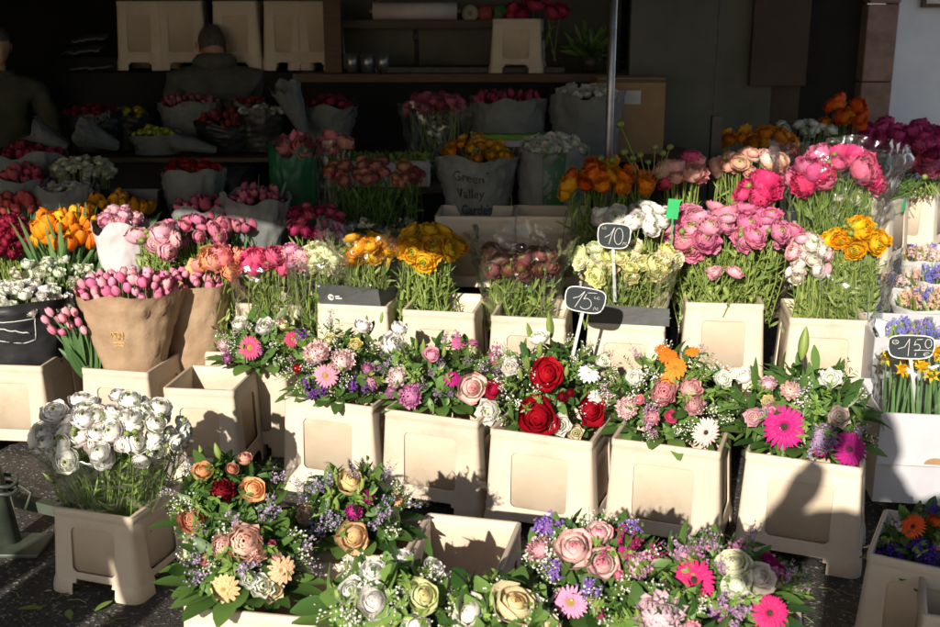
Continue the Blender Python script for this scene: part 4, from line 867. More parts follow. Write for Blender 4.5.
bunch('ranunculus_bunch', 'two small pink ranunculus low among the grassy stems', 'flower bunch', 'ranunculus_open', lpink, 727, 272, 4.1, 20, 7, 3, .5, 19, 53, nleaf=20, minz=0)
bunch('ranunculus_bunch', 'blush white ranunculus left of the yellow ones', 'flower bunch', 'ranunculus', (.84, .7, .66), 812, 255, 4.02, 24, 28, 20, .42, 16, 54, nleaf=160, nstem=26, buds=5, minz=-.6, colors=[(.84, .72, .68), (.82, .5, .55), (.84, .8, .72)])
bunch('ranunculus_bunch', 'yellow ranunculus in film over bright grassy stems', 'flower bunch', 'ranunculus_open', ylw, 855, 238, 4.02, 34, 20, 13, .42, 24, 55, nleaf=800, nstem=90, buds=7, colors=[(.85, .5, .012), (.85, .42, .01)], r0=.11, wrap=(M_clear, .11, .16, .34, dict(z=0, cr=.1)))
bunch('ranunculus_bunch', 'single hot pink and peach ranunculus right of the orange ones', 'flower bunch', 'peony', hot, 683, 172, 4.45, 26, 20, 8, .5, 22, 56, nleaf=160, nstem=16, buds=3, colors=[(.75, .1, .22), (.82, .5, .42), (.8, .4, .4)])
bunch('ranunculus_bunch', 'peach and blush ranunculus in front of the dark post', 'flower bunch', 'ranunculus', peach, 748, 162, 4.6, 36, 14, 17, .5, 18, 57, nleaf=340, nstem=30, buds=4, colors=[(.82, .5, .36), (.84, .6, .55), (.82, .42, .34)])
bunch('peony_bunch', 'hot pink peonies facing forward above the wide pink bunch', 'flower bunch', 'peony', hot, 762, 190, 4.42, 22, 22, 9, .5, 24, 58, nleaf=90, nstem=10, buds=4, colors=[(.75, .04, .16), (.78, .08, .22)])
bunch('peony_bunch', 'large hot pink peonies in flared film at the right', 'flower bunch', 'peony', hot, 836, 172, 4.5, 48, 30, 18, .5, 26, 59, nleaf=420, nstem=50, buds=8, colors=[(.75, .05, .2), (.78, .12, .28), (.8, .22, .36)], wrap=(M_clear, .13, .24, .5, dict(z=.1, cr=.14)), leafmat=M_leafb)
bunch('ranunculus_bunch', 'rusty orange ranunculus far behind the blush ones', 'flower bunch', 'peony', rust, 755, 138, 5.0, 40, 12, 18, .6, 16, 60, nleaf=60, nstem=8, colors=[(.6, .2, .01), (.7, .3, .02)])
bunch('ranunculus_bunch', 'tall dark orange ranunculus by the doorway', 'flower bunch', 'peony', orange, 842, 114, 5.4, 26, 22, 12, .6, 16, 61, nleaf=120, nstem=14, leafmat=M_leaf, colors=[(.65, .1, .01), (.7, .2, .01)])
bunch('carnation_bunch', 'row of plum coloured peonies over the side buckets', 'flower bunch', 'peony', dmag, 900, 140, 5.6, 62, 22, 40, .74, 19, 62, nleaf=60, nstem=30, leafmat=M_leaf, colors=[(.5, .05, .2), (.6, .1, .28), (.42, .04, .18)])
bunch('carnation_bunch', 'second plum and pink cluster at the right frame edge', 'flower bunch', 'peony', dmag, 932, 158, 5.5, 30, 20, 14, .74, 21, 63, nleaf=40, nstem=12, colors=[(.68, .12, .28), (.74, .2, .36)])
bunch('ranunculus_bunch', 'small white ranunculus behind the rusty orange ones', 'flower bunch', 'ranunculus', (.6, .66, .6), 800, 128, 5.3, 34, 8, 12, .6, 13, 64, nleaf=30, nstem=4)
bunch('greenery_bunch', 'bare green stems lying towards the side buckets', 'greenery', 'bud', (1, 1, 1), 893, 178, 5.35, 36, 10, 2, .76, 6, 65, nleaf=55, nstem=60, leafmat=M_leaf)
# ================================================================== SHADED BUNCHES AT THE BACK
def wrapped(label, kind, colors, px, py, y, rx, ry, n, zb, hs, seed, mat=M_dimpaper, name='flower_bunch', rt=1.08, k=.6, **kw):
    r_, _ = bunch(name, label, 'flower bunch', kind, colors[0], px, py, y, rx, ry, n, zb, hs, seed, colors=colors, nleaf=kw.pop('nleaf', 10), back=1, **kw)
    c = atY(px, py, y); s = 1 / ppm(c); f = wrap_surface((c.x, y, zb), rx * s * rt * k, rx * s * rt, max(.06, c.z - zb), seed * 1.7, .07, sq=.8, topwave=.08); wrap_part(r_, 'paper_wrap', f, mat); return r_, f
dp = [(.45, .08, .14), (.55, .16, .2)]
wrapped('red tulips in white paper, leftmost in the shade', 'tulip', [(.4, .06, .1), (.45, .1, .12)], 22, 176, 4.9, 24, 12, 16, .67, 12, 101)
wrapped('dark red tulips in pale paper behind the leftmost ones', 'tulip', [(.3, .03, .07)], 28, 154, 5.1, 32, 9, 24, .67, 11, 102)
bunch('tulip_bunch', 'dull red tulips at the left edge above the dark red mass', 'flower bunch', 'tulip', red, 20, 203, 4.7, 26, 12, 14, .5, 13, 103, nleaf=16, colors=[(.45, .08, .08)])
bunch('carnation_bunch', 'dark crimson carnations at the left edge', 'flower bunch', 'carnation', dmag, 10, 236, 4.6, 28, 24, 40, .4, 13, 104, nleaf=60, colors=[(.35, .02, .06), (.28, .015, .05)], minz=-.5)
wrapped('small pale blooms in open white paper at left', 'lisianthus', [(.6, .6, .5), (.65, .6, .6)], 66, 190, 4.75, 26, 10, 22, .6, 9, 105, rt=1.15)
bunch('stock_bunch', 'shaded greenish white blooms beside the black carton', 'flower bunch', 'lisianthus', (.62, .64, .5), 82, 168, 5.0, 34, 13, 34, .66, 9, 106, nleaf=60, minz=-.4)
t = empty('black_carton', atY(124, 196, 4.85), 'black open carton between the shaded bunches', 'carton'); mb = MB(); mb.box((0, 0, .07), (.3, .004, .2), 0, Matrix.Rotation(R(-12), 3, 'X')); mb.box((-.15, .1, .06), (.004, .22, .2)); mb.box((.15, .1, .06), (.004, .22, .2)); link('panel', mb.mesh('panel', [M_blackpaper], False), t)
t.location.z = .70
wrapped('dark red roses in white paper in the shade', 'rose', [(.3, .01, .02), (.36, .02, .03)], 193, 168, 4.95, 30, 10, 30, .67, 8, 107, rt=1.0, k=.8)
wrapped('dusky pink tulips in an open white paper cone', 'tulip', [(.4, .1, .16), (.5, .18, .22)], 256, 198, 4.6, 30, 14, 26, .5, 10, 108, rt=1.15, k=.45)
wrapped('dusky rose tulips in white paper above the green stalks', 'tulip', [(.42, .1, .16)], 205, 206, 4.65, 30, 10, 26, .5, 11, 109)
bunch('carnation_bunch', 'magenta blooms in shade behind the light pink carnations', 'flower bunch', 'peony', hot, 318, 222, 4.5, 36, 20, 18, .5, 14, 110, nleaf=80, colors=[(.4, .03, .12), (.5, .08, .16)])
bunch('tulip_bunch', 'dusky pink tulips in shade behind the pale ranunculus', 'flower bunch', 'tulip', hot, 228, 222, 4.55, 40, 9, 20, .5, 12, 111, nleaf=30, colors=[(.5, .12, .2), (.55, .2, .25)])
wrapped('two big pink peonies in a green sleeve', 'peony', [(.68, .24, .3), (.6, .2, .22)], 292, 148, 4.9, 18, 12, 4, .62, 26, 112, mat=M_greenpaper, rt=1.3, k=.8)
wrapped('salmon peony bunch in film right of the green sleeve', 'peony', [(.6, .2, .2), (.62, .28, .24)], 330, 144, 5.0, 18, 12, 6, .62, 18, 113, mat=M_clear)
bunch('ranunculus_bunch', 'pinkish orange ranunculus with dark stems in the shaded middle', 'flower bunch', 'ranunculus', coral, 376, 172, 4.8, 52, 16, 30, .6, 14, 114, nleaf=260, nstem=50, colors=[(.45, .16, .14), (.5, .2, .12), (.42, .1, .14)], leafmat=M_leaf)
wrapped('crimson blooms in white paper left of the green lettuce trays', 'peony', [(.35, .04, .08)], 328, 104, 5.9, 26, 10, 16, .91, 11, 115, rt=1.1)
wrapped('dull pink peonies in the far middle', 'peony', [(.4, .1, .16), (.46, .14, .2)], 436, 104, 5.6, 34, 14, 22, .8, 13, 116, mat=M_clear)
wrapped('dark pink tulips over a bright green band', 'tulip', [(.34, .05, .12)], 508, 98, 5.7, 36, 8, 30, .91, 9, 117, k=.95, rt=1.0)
t = empty('green_band_tray', atY(510, 112, 5.55), 'pale tray with a green rim under the dark pink tulips', 'tray'); t.location.z = .90
mb = MB(); mb.box((0, 0, .06), (.36, .16, .12)); link('tray', bake(mb.mesh('tray', [M_pinkpaper], False), [('BEVEL', dict(width=.01, segments=2))]), t); mb = MB(); mb.box((0, 0, .134), (.37, .17, .024)); link('rim', mb.mesh('rim', [mat_noise('lime', (.15, .35, .03), (.2, .42, .05), 10)], False), t)
wrapped('white blooms in tall paper behind the pole', 'lisianthus', [(.6, .6, .55)], 586, 94, 5.7, 34, 10, 26, .8, 11, 118, mat=M_dimpaper, rt=1.05, k=.8)
r_, f = wrapped('orange ranunculus in white paper printed Green Valley Garden', 'ranunculus', [(.62, .2, .01), (.68, .34, .02), (.55, .25, .02)], 477, 152, 4.85, 40, 20, 34, .76, 13, 119, rt=1.02, k=.72, buds=10, minz=-.3)
for i, tx in enumerate(('Green', 'Valley', 'Garden')):
    text_on(r_, tx, .052, (lambda i: lambda x, y: f(.645 + .012 * i + x / .62 * .62, .60 - i * .27 + y / .235 * 1.0, .004))(i), M_dark, bold=.0006)
for (u, v) in ((.79, .78), (.8, .2)):
    mb = MB(); ball(mb, f(u, v, .003) - r_.location, .004); link('punched_hole', mb.mesh('hole', [M_dark]), r_)
r_, f = wrapped('white hydrangeas in paper with a dark green stripe', 'lisianthus', [(.62, .66, .58), (.66, .66, .62)], 552, 148, 4.9, 34, 16, 36, .72, 13, 120, rt=1.05, k=.85)
mb = MB(); P = [[f(.70 + .05 * i, .0 + .125 * j + (.0), .004) - r_.location for j in range(9)] for i in range(3)]; mb.grid(P); link('green_stripe', mb.mesh('stripe', [M_greenpaper], True), r_)
text_on(r_, 'Green', .04, lambda x, y: f(.81 + x, .72 + y / .3, .004), M_greenlab)
text_on(r_, 'Valley', .04, lambda x, y: f(.82 + x, .56 + y / .3, .004), M_greenlab)
for px, lab in ((355, 'left'), (403, 'right')):
    t = empty('salad_tray', atY(px, 160, 5.35), 'pale tray of green leaves, %s of the two in the shade' % lab, 'tray', 'trays of green leaves'); t.location.z = .67 if px == 1 else .82
    mb = MB(); mb.box((0, 0, .06), (.26, .2, .13)); link('tray', bake(mb.mesh('tray', [M_pinkpaper], False), [('BEVEL', dict(width=.01, segments=2))]), t)
    mb = MB(); rg = random.Random(px)
    for k in range(160): leaf(mb, (rg.uniform(-.12, .12), rg.uniform(-.09, .09), .11), rdir(rg) + Vector((0, 0, 1)), .05, .025, rdir(rg), .3, .3, rg.random())
    link('leaves', mb.mesh('leaves', [M_leafb], True), t)
platform('narrow shelf under the trays of green leaves', -.75, .1, 5.22, .3, .82)
# far left table
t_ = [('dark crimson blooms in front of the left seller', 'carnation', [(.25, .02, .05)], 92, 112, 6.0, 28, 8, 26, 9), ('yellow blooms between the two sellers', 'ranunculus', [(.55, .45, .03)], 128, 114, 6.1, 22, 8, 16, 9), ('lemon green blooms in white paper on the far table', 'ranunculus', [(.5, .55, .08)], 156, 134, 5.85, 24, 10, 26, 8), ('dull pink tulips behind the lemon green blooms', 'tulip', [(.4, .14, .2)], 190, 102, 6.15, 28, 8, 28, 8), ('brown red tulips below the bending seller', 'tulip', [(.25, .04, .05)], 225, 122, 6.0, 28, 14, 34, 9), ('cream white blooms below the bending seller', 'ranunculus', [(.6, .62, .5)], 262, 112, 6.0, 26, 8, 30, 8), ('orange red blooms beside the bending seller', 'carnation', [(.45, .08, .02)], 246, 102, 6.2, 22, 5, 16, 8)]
for i, (lab, kind, cl, px, py, y, rx, ry, n, hs) in enumerate(t_): wrapped(lab, kind, cl, px, py, y, rx, ry, n, .91, hs, 130 + i, rt=1.05, k=.8, mat=M_paper if i == 9 else (M_dimpaper if i in (2, 3) else M_blackpaper))
def sheet_cone(label, p, L, r, d, seed, mat=M_dimpaper):
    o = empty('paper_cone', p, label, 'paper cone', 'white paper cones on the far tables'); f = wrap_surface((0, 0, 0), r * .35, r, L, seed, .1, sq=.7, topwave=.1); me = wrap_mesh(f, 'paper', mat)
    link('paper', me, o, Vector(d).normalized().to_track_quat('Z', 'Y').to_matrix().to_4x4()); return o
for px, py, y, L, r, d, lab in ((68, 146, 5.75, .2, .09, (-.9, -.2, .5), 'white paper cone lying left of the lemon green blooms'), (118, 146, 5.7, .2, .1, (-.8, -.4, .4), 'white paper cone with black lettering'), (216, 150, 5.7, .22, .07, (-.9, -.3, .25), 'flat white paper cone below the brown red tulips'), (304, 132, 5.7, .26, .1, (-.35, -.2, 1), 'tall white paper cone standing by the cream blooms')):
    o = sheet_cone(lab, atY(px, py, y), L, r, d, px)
    if 'lettering' in lab: 
        p0 = o.location; me = text_mesh('GARDEN', .05, .001)
        for v in me.vertices: v.co = Vector((-.14 + v.co.x * .8, -.13 - v.co.x * .1, .09 + v.co.y + v.co.x * .35))
        me.materials.clear(); me.materials.append(M_dark); link('lettering', me, o)
# folded papers at left behind
for k, (px, py, w_) in enumerate(((85, 52, .22), (95, 68, .26), (98, 76, .2), (92, 40, .2))):
    o = empty('folded_paper', atY(px, py, 6.9), 'crumpled pale paper sheet, %s of the pile at upper left' % ('second', 'third', 'lowest', 'topmost')[k], 'paper sheet', 'papers piled at the upper left'); f_ = random.Random(k); P = np.zeros((9, 6, 3))
    for i in range(9):
        for j in range(6): P[i, j] = ((i / 8 - .5) * w_, (j / 5 - .5) * .16, .02 * noise.noise(Vector((i * .6 + k * 7, j * .7, k))) + (j - 2) * .006 + .02 * (i / 8))
    mb = MB(); mb.grid(P); link('sheet', bake(mb.mesh('sheet', [M_dimpaper], True), [('SOLIDIFY', dict(thickness=.006))]), o)
slab('paper_rack', [((atY(92, 90, 6.95).x, 7.05, .8), (.5, .4, 1.15))], M_black, 'dark rack under the pile of papers', 'rack', .004)
# ================================================================== CARDS, SIGNS, RIGHT-HAND BOXES
def quad_card(name, pts, mat, parent, th=.003):
    mb = MB(); mb.grid([[pts[0], pts[3]], [pts[1], pts[2]]]); return link(name, bake(mb.mesh(name, [mat], False), [('SOLIDIFY', dict(thickness=th, offset=0))]), parent)
# folded black card with a white round logo
A = atZ(320, 303, .553); B = atZ(381, 306, .553); yA = A.y - .004; yB = B.y - .004
tA = atY(316, 283, yA + .01); tB = atY(378, 289, yB + .01); A = Vector((A.x, yA, .553)); B = Vector((B.x, yB, .553)); C_ = atZ(396, 297, .56); C_ = Vector((C_.x, C_.y, .56)); tC = Vector((C_.x + .01, C_.y + .02, .60))
t = empty('black_card', (A + B) / 2, 'folded black card with a small white logo on the bucket rim', 'card'); L0 = t.location
quad_card('front_panel', [A - L0, B - L0, tB - L0, tA - L0], M_blackpaper, t); quad_card('side_panel', [B - L0, C_ - L0, tC - L0, tB - L0], M_blackpaper, t)
ux = (B - A).normalized(); uz = (tA - A).normalized(); nn = ux.cross(uz).normalized()
if nn.y > 0: nn = -nn
q = A + ux * .05 + uz * .026 + nn * .0035 - L0; mb = MB()
mb.tube([q + ux * .010 * math.cos(a) + uz * .010 * math.sin(a) for a in np.linspace(0, 6.4, 18)], .0016, 4); mb.tube([q + ux * .005 * math.cos(a) + uz * .005 * math.sin(a) for a in np.linspace(.6, 5.4, 12)], .0016, 4)
mb.box(q + ux * .026 + uz * .005, (.016, .001, .0035)); mb.box(q + ux * .03 - uz * .003, (.024, .001, .0035)); link('logo', mb.mesh('logo', [M_white], False), t)
A = atZ(588, 322, .553); B = atZ(669, 326, .553); A = Vector((A.x, A.y - .006, .553)); B = Vector((B.x, B.y - .006, .553))
t = empty('black_card', (A + B) / 2, 'plain black card strip on the rim below the pale yellow ranunculus', 'card'); quad_card('front_panel', [A - t.location, B - t.location, B - t.location + Vector((0, .01, .062)), A - t.location + Vector((0, .01, .066))], M_blackpaper, t)
def sign(label, px, py, y, wpx, hpx, tilt, foot, strokes, seed, yaw=0):
    c = atY(px, py, y); s = 1 / ppm(c); W = wpx * s; H = hpx * s; t = empty('price_sign', c, label, 'price sign', 'chalk price signs'); t.rotation_euler = (R(-8), R(tilt), R(yaw))
    def outline(k, n=40, z=0):
        o = []
        for i in range(n):
            a = 2 * math.pi * i / n; ca, sa = math.cos(a), math.sin(a); e = .42
            x = abs(ca) ** e * (1 if ca > 0 else -1); zz = abs(sa) ** e * (1 if sa > 0 else -1)
            o.append((x * W / 2 * k * (1 - .10 * (zz < 0) * abs(zz)), z, zz * H / 2 * k * (1 - .08 * x * x)))
        return o
    mb = MB(); a = outline(1, z=-.002); b = outline(1, z=.002); n = 40; mb.add(a, [tuple(range(n))[::-1]]); mb.add(b, [tuple(range(n))]); mb.add(a + b, [(i, (i + 1) % n, n + (i + 1) % n, n + i) for i in range(n)]); link('board', mb.mesh('board', [M_slate], False), t)
    mb = MB(); o = outline(.985, z=-.0025); mb.tube(o + [o[0]], .0022, 5); link('border', mb.mesh('border', [M_white], True), t)
    ft = t.matrix_basis.inverted() @ Vector((0, 0, 0)) if 0 else None
    fw = atY(foot[0], foot[1], y + .02); M = Matrix.LocRotScale(c, t.rotation_euler.to_quaternion(), None).inverted(); f = M @ fw; d = Vector((f.x, f.y, f.z)); tp = Vector((0, .004, -H * .42))
    mb = MB(); sx = Vector((.0055, 0, 0)); sy = Vector((0, .002, 0)); V = []
    for q in (tp, d): V += [q - sx - sy, q + sx - sy, q + sx + sy, q - sx + sy]
    mb.add([tuple(v) for v in V], [(0, 1, 5, 4), (1, 2, 6, 5), (2, 3, 7, 6), (3, 0, 4, 7), (0, 3, 2, 1), (4, 5, 6, 7)]); link('stake', mb.mesh('stake', [M_stake], False), t)
    mb = MB()
    for wd, pts in strokes:
        P = [Vector(((x - .5) * W, -.0032, (z - .5) * H)) for x, z in pts]
        Q = []
        for i in range(len(P) - 1):
            for k in range(4): Q.append(P[i].lerp(P[i + 1], k / 4))
        Q.append(P[-1]); mb.tube(Q, wd * .7, 5)
    link('chalk_writing', mb.mesh('chalk_writing', [M_white], True), t); return t
def arc(cx, cz, rx, rz, a0, a1, n=12): return [(cx + rx * math.cos(math.radians(a)), cz + rz * math.sin(math.radians(a))) for a in np.linspace(a0, a1, n)]
scr = lambda x, z, k=1: [(.0007, [(x, z + .06), (x, z - .04), (x + .05 * k, z - .04)]), (.0007, arc(x + .09 * k, z, .03, .05, 40, 330, 7) + [(x + .13 * k, z - .04)])]
pc = lambda x, z: [(.0007, [(x, z - .08), (x + .01, z + .05)] + arc(x + .03, z + .02, .025, .035, 90, -90, 5)), (.0007, arc(x + .1, z, .03, .045, 50, 320, 7))]
sign('slate price sign reading 10 in front of the pale yellow ranunculus', 614, 236, 3.93, 33, 25, 4, (615, 302), [(.0013, [(.22, .42), (.38, .55), (.50, .85), (.42, .5), (.36, .15)]), (.0013, arc(.64, .5, .13, .33, 80, 440, 16))] + scr(.12, .8) + pc(.78, .22), 1)
sign('slate price sign reading 15 stuck in the red rose bouquet', 585, 300, 3.45, 41, 25, 10, (569, 372), [(.0013, [(.2, .5), (.34, .6), (.46, .85), (.36, .45), (.28, .15)]), (.0013, [(.76, .85), (.52, .8), (.46, .52)] + arc(.52, .36, .15, .22, 95, -140, 12))] + scr(.72, .66) + pc(.74, .22), 2)
sign('slate price sign reading 1,50 on the white carton at right', 911, 347, 3.30, 45, 24, -1, (917, 412), [(.0012, [(.22, .42), (.36, .5), (.46, .86), (.45, .5), (.44, .12)]), (.0012, [(.74, .84), (.6, .82), (.56, .58)] + arc(.62, .5, .07, .13, 100, -120, 8)), (.0012, arc(.86, .66, .07, .19, 80, 440, 12)), (.001, [(.56, .36), (.72, .38), (.95, .37)]), (.0012, [(.6, .26), (.59, .12)]), (.001, arc(.84, .2, .07, .08, 40, 320, 8)), (.0008, [(.76, .2), (.86, .2)])] + scr(.1, .72) + [(.0008, arc(.16, .7, .07, .09, 0, 360, 10))], 3, yaw=-8)
# green tag between white and pink ranunculus
t = empty('green_tag', atY(673, 209, 4.1), 'small green plastic tag between the white and pink ranunculus', 'tag'); mb = MB(); mb.box((0, 0, 0), (.045, .003, .075), 0, Matrix.Rotation(.1, 3, 'Y')); link('tag', mb.mesh('tag', [M_greenlab], False), t); mb = MB(); mb.box((0, .002, -.15), (.006, .003, .24)); link('stake', mb.mesh('stake', [M_greenlab], False), t)
# ---- right-hand side: cartons, hyacinth cones, daffodils
def carton(label, c, sz, rz, name='white_carton', mat=None, open_top=True, group=None):
    t = empty(name, c, label, 'carton', group, R(rz)); x, y, z = sz; th = .005; mb = MB()
    for b in (((0, -y / 2, z / 2), (x, th, z)), ((0, y / 2, z / 2), (x, th, z)), ((-x / 2 + th / 2, 0, z / 2), (th, y - 2 * th, z)), ((x / 2 - th / 2, 0, z / 2), (th, y - 2 * th, z)), ((0, 0, .006), (x - .012, y - .012, .005))): mb.box(*b)
    link('body', bake(mb.mesh('body', [mat or M_card], False), [('BEVEL', dict(width=.0015, segments=2))]), t); return t
c0 = atZ(945, 508, .12); t = carton('white cardboard carton with a hand hole at the right edge', (c0.x + .02, c0.y + .19, .12), (.42, .34, .30), -8)
mb = MB()   # hanging lid flap, tilted out
F0 = [(-.21, -.176, .30), (.21, -.176, .30), (.215, -.20, .14), (-.215, -.20, .14)]
quad_card('lid_flap', F0, M_card, t, .004)
mb = MB(); mb.grid([[Vector((.0 + .035 * math.cos(a) * k - .04, -.2045, .148 + .022 * abs(math.sin(a)) * k)) for a in np.linspace(0, math.pi, 10)] for k in (0, 1)]); link('hand_hole', mb.mesh('hand_hole', [M_cardb], False), t)
tb = empty('daffodil_bunch', (t.location.x, t.location.y, .3), 'yellow daffodils in film standing in the white carton', 'flower bunch'); rg = random.Random(77); mb = MB()
for k in range(34):
    x = rg.uniform(-.18, .19); yy = rg.uniform(-.12, .1); b = Vector((x, yy, -.1)); tp = Vector((x + rg.uniform(-.02, .02), yy + rg.uniform(-.02, .02), rg.uniform(.20, .27)))
    mb.tube([b, tp], .0035, 5, 0, rg.random()); 
    for _ in range(2): leaf(mb, b, (tp - b) + rdir(rg) * .04, .30, .014, (0, -1, .2), .02, .2, rg.random(), 6)
    head(tb, 'daffodil', tb.location + tp, Vector((rg.uniform(-.4, .4), -.8, .5)), .03, rg.choice([(.85, .52, .01), (.8, .42, .01)]), rg)
link('stems', mb.mesh('stems', [M_tul], True), tb)
f = wrap_surface((t.location.x, t.location.y - .02, .33), .19, .2, .24, 3.1, .05, sq=.6); wrap_part(tb, 'sleeve', f, M_clear)
tx = t.location.x; ty = t.location.y
t2 = carton('white carton of blue hyacinths behind the daffodils', (tx + .12, ty + .42, .30), (.42, .34, .24), -8)
t3 = platform('dark crate platform under the hyacinth carton', tx - .15, tx + .5, ty + .22, .7, .29, -8)
def hy(lab, px, py, y, zb, n, cols, rx, seed, conemat=M_paper):
    rg = random.Random(seed); c = atY(px, py, y); s = 1 / ppm(c); o = empty('hyacinth_pot', (c.x, y, zb), lab, 'potted hyacinths', 'hyacinths in white paper cones'); R_ = rx * s
    f = wrap_surface((c.x, y, zb), R_ * .62, R_ * 1.02, max(.1, c.z - zb), seed, .04, sq=.95, topwave=.03); wrap_part(o, 'paper_wrap', f, conemat, nu=40); mb = MB()
    for k in range(n):
        a = k * 2.4; q = R_ * .78 * math.sqrt((k + .5) / n); p = Vector((c.x + q * math.cos(a), y + q * math.sin(a), c.z + .02 + rg.uniform(-.01, .02)))
        head(o, 'hyacinth', p, Vector((q * math.cos(a) * 2, q * math.sin(a) * 2 - .1, 1)), .026, rg.choice(cols), rg)
        for _ in range(2): leaf(mb, p - o.location - Vector((0, 0, .05)), Vector((rg.uniform(-.5, .5), rg.uniform(-.5, .5), 1)), .08, .014, rdir(rg), .1, .3, rg.random(), 5)
    link('leaves', mb.mesh('leaves', [M_leafb], True), o)
peb = [(.8, .5, .4), (.78, .6, .58)]; bl = [(.2, .2, .6), (.28, .26, .65), (.3, .22, .55)]
hy('pink and blue hyacinths in a paper cone by the side buckets', 921, 258, 4.75, .45, 14, peb + bl[:1], 21, 1)
hy('small pale hyacinths in the leftmost paper cone', 902, 284, 4.45, .38, 10, peb + bl[:1], 22, 2)
hy('salmon and blue hyacinths in the wide paper cone', 925, 304, 4.2, .38, 22, [peb[0], peb[0], bl[0], peb[1]], 32, 3)
hy('vivid blue hyacinths behind the salmon ones at the edge', 938, 280, 4.4, .42, 14, bl, 20, 4)
hy('blue hyacinths in the carton directly above the 1,50 sign', 914, 338, 3.85, .38, 20, bl, 34, 5)
slab('display_shelf', [((tx + .35, 4.55, .36), (.9, .75, .03)), ((tx + .35, 4.3, .17), (.8, .04, .34)), ((tx + .35, 4.8, .17), (.8, .04, .34))], M_wooddark, 'dark shelf under the paper cones of hyacinths', 'shelf', .002)
# film bag + crumpled white sheet beside
o = empty('plastic_sheet', (atY(885, 370, 3.9).x, 3.9, .30), 'crumpled white plastic sheet left of the blue hyacinths', 'plastic sheet'); P = np.zeros((14, 12, 3))
for i in range(14):
    for j in range(12):
        u, v = i / 13, j / 11; P[i, j] = (-.05 + .14 * u + .03 * noise.noise(Vector((u * 4, v * 4, 1))), .05 * noise.noise(Vector((u * 5, v * 5, 3))) - .05 * u, .25 * v - .08 * u + .04 * noise.noise(Vector((u * 6, v * 3, 7))))
mb = MB(); mb.grid(P); link('sheet', bake(mb.mesh('sheet', [M_paper], True), [('SOLIDIFY', dict(thickness=.002))]), o)
# tan folded crates leaning at the bottom right
for k, (px, py, y, rz, lab) in enumerate(((905, 560, 3.05, 62, 'tan bucket leaning at the bottom right beside the carton'), (955, 600, 2.72, 70, 'nearest tan bucket at the bottom right corner'))):
    p = atZ(px, py, .24 if k == 0 else .25); crate(lab, (p.x + .06, p.y + .03, 0), R(rz), (.30, .24, .25 if k else .28))
# bouquet bucket at right edge lives on those
# left foot of a market table
t = empty('table_leg', (atY(6, 500, 3.15).x, 3.15, 0), 'grey-green painted metal stall leg with wrapped cord at the left edge', 'stall leg')
mb = MB(); mb.tube([(0, 0, 0), (-.07, 0, .45)], .035, 14); link('post', mb.mesh('post', [M_dimgreenpaint], True), t)
mb = MB(); mb.box((.02, -.02, .012), (.2, .15, .014)); link('foot_plate', bake(mb.mesh('foot_plate', [M_dimgreenpaint], False), [('BEVEL', dict(width=.004, segments=2))]), t)
mb = MB(); mb.tube([(.04 * math.cos(a), .04 * math.sin(a), .17 + .004 * a + .004 * math.sin(3 * a)) for a in np.linspace(0, 16, 60)], .006, 6); mb.tube([(.04, 0, .21), (.09, -.02, .19), (.07, -.03, .14)], .005, 6); link('cord', mb.mesh('cord', [M_dimgreenpaint], True), t)
mb = MB(); mb.box((.1, .12, .07), (.3, .035, .035), 0, Matrix.Rotation(.25, 3, 'Y')); link('brace', mb.mesh('brace', [M_dimgreenpaint], False), t)
# leaf litter
rg = random.Random(12)
for k, (px, py, lab) in enumerate(((18, 610, 'fallen green leaf on the lit asphalt at bottom left'), (95, 612, 'fallen leaf before the squat bucket'), (70, 620, 'small torn leaf near the bottom left edge'), (815, 600, 'fallen leaf on the shaded asphalt at bottom right'))):
    p = atZ(px, py, .006); o = empty('fallen_leaf', p, lab, 'leaf', 'fallen leaves on the asphalt'); mb = MB(); leaf(mb, (0, 0, .003), (math.cos(k), math.sin(k), .12), .07 - .01 * k, .022, (0, 0, 1), .08, .3, .7, 6); link('blade', mb.mesh('blade', [M_leafb], True), o)
mb = MB(); rg = random.Random(91)
for k in range(150):
    x = rg.uniform(-1.6, 1.4); y = rg.uniform(1.9, 3.3); a = rg.uniform(0, 6.28)
    if rg.random() < .5: leaf(mb, (x, y, .004 + rg.random() * .003), (math.cos(a), math.sin(a), .1), rg.uniform(.01, .022), rg.uniform(.008, .014), (0, 0, 1), .05, .4, 1, 4, rg.randint(0, 1))
    else: mb.tube([(x, y, .004), (x + .03 * math.cos(a), y + .03 * math.sin(a), .006), (x + .06 * math.cos(a + .3), y + .06 * math.sin(a + .3), .004)], .0014, 4, 2, rg.random())
o = link('petal_litter', mb.mesh('petal_litter', [M_pet, M_kraft, M_grass], True), None, None, (.7, .35, .4)); tag(o, 'scattered petals and stem cuttings on the asphalt', 'litter', kind='stuff')
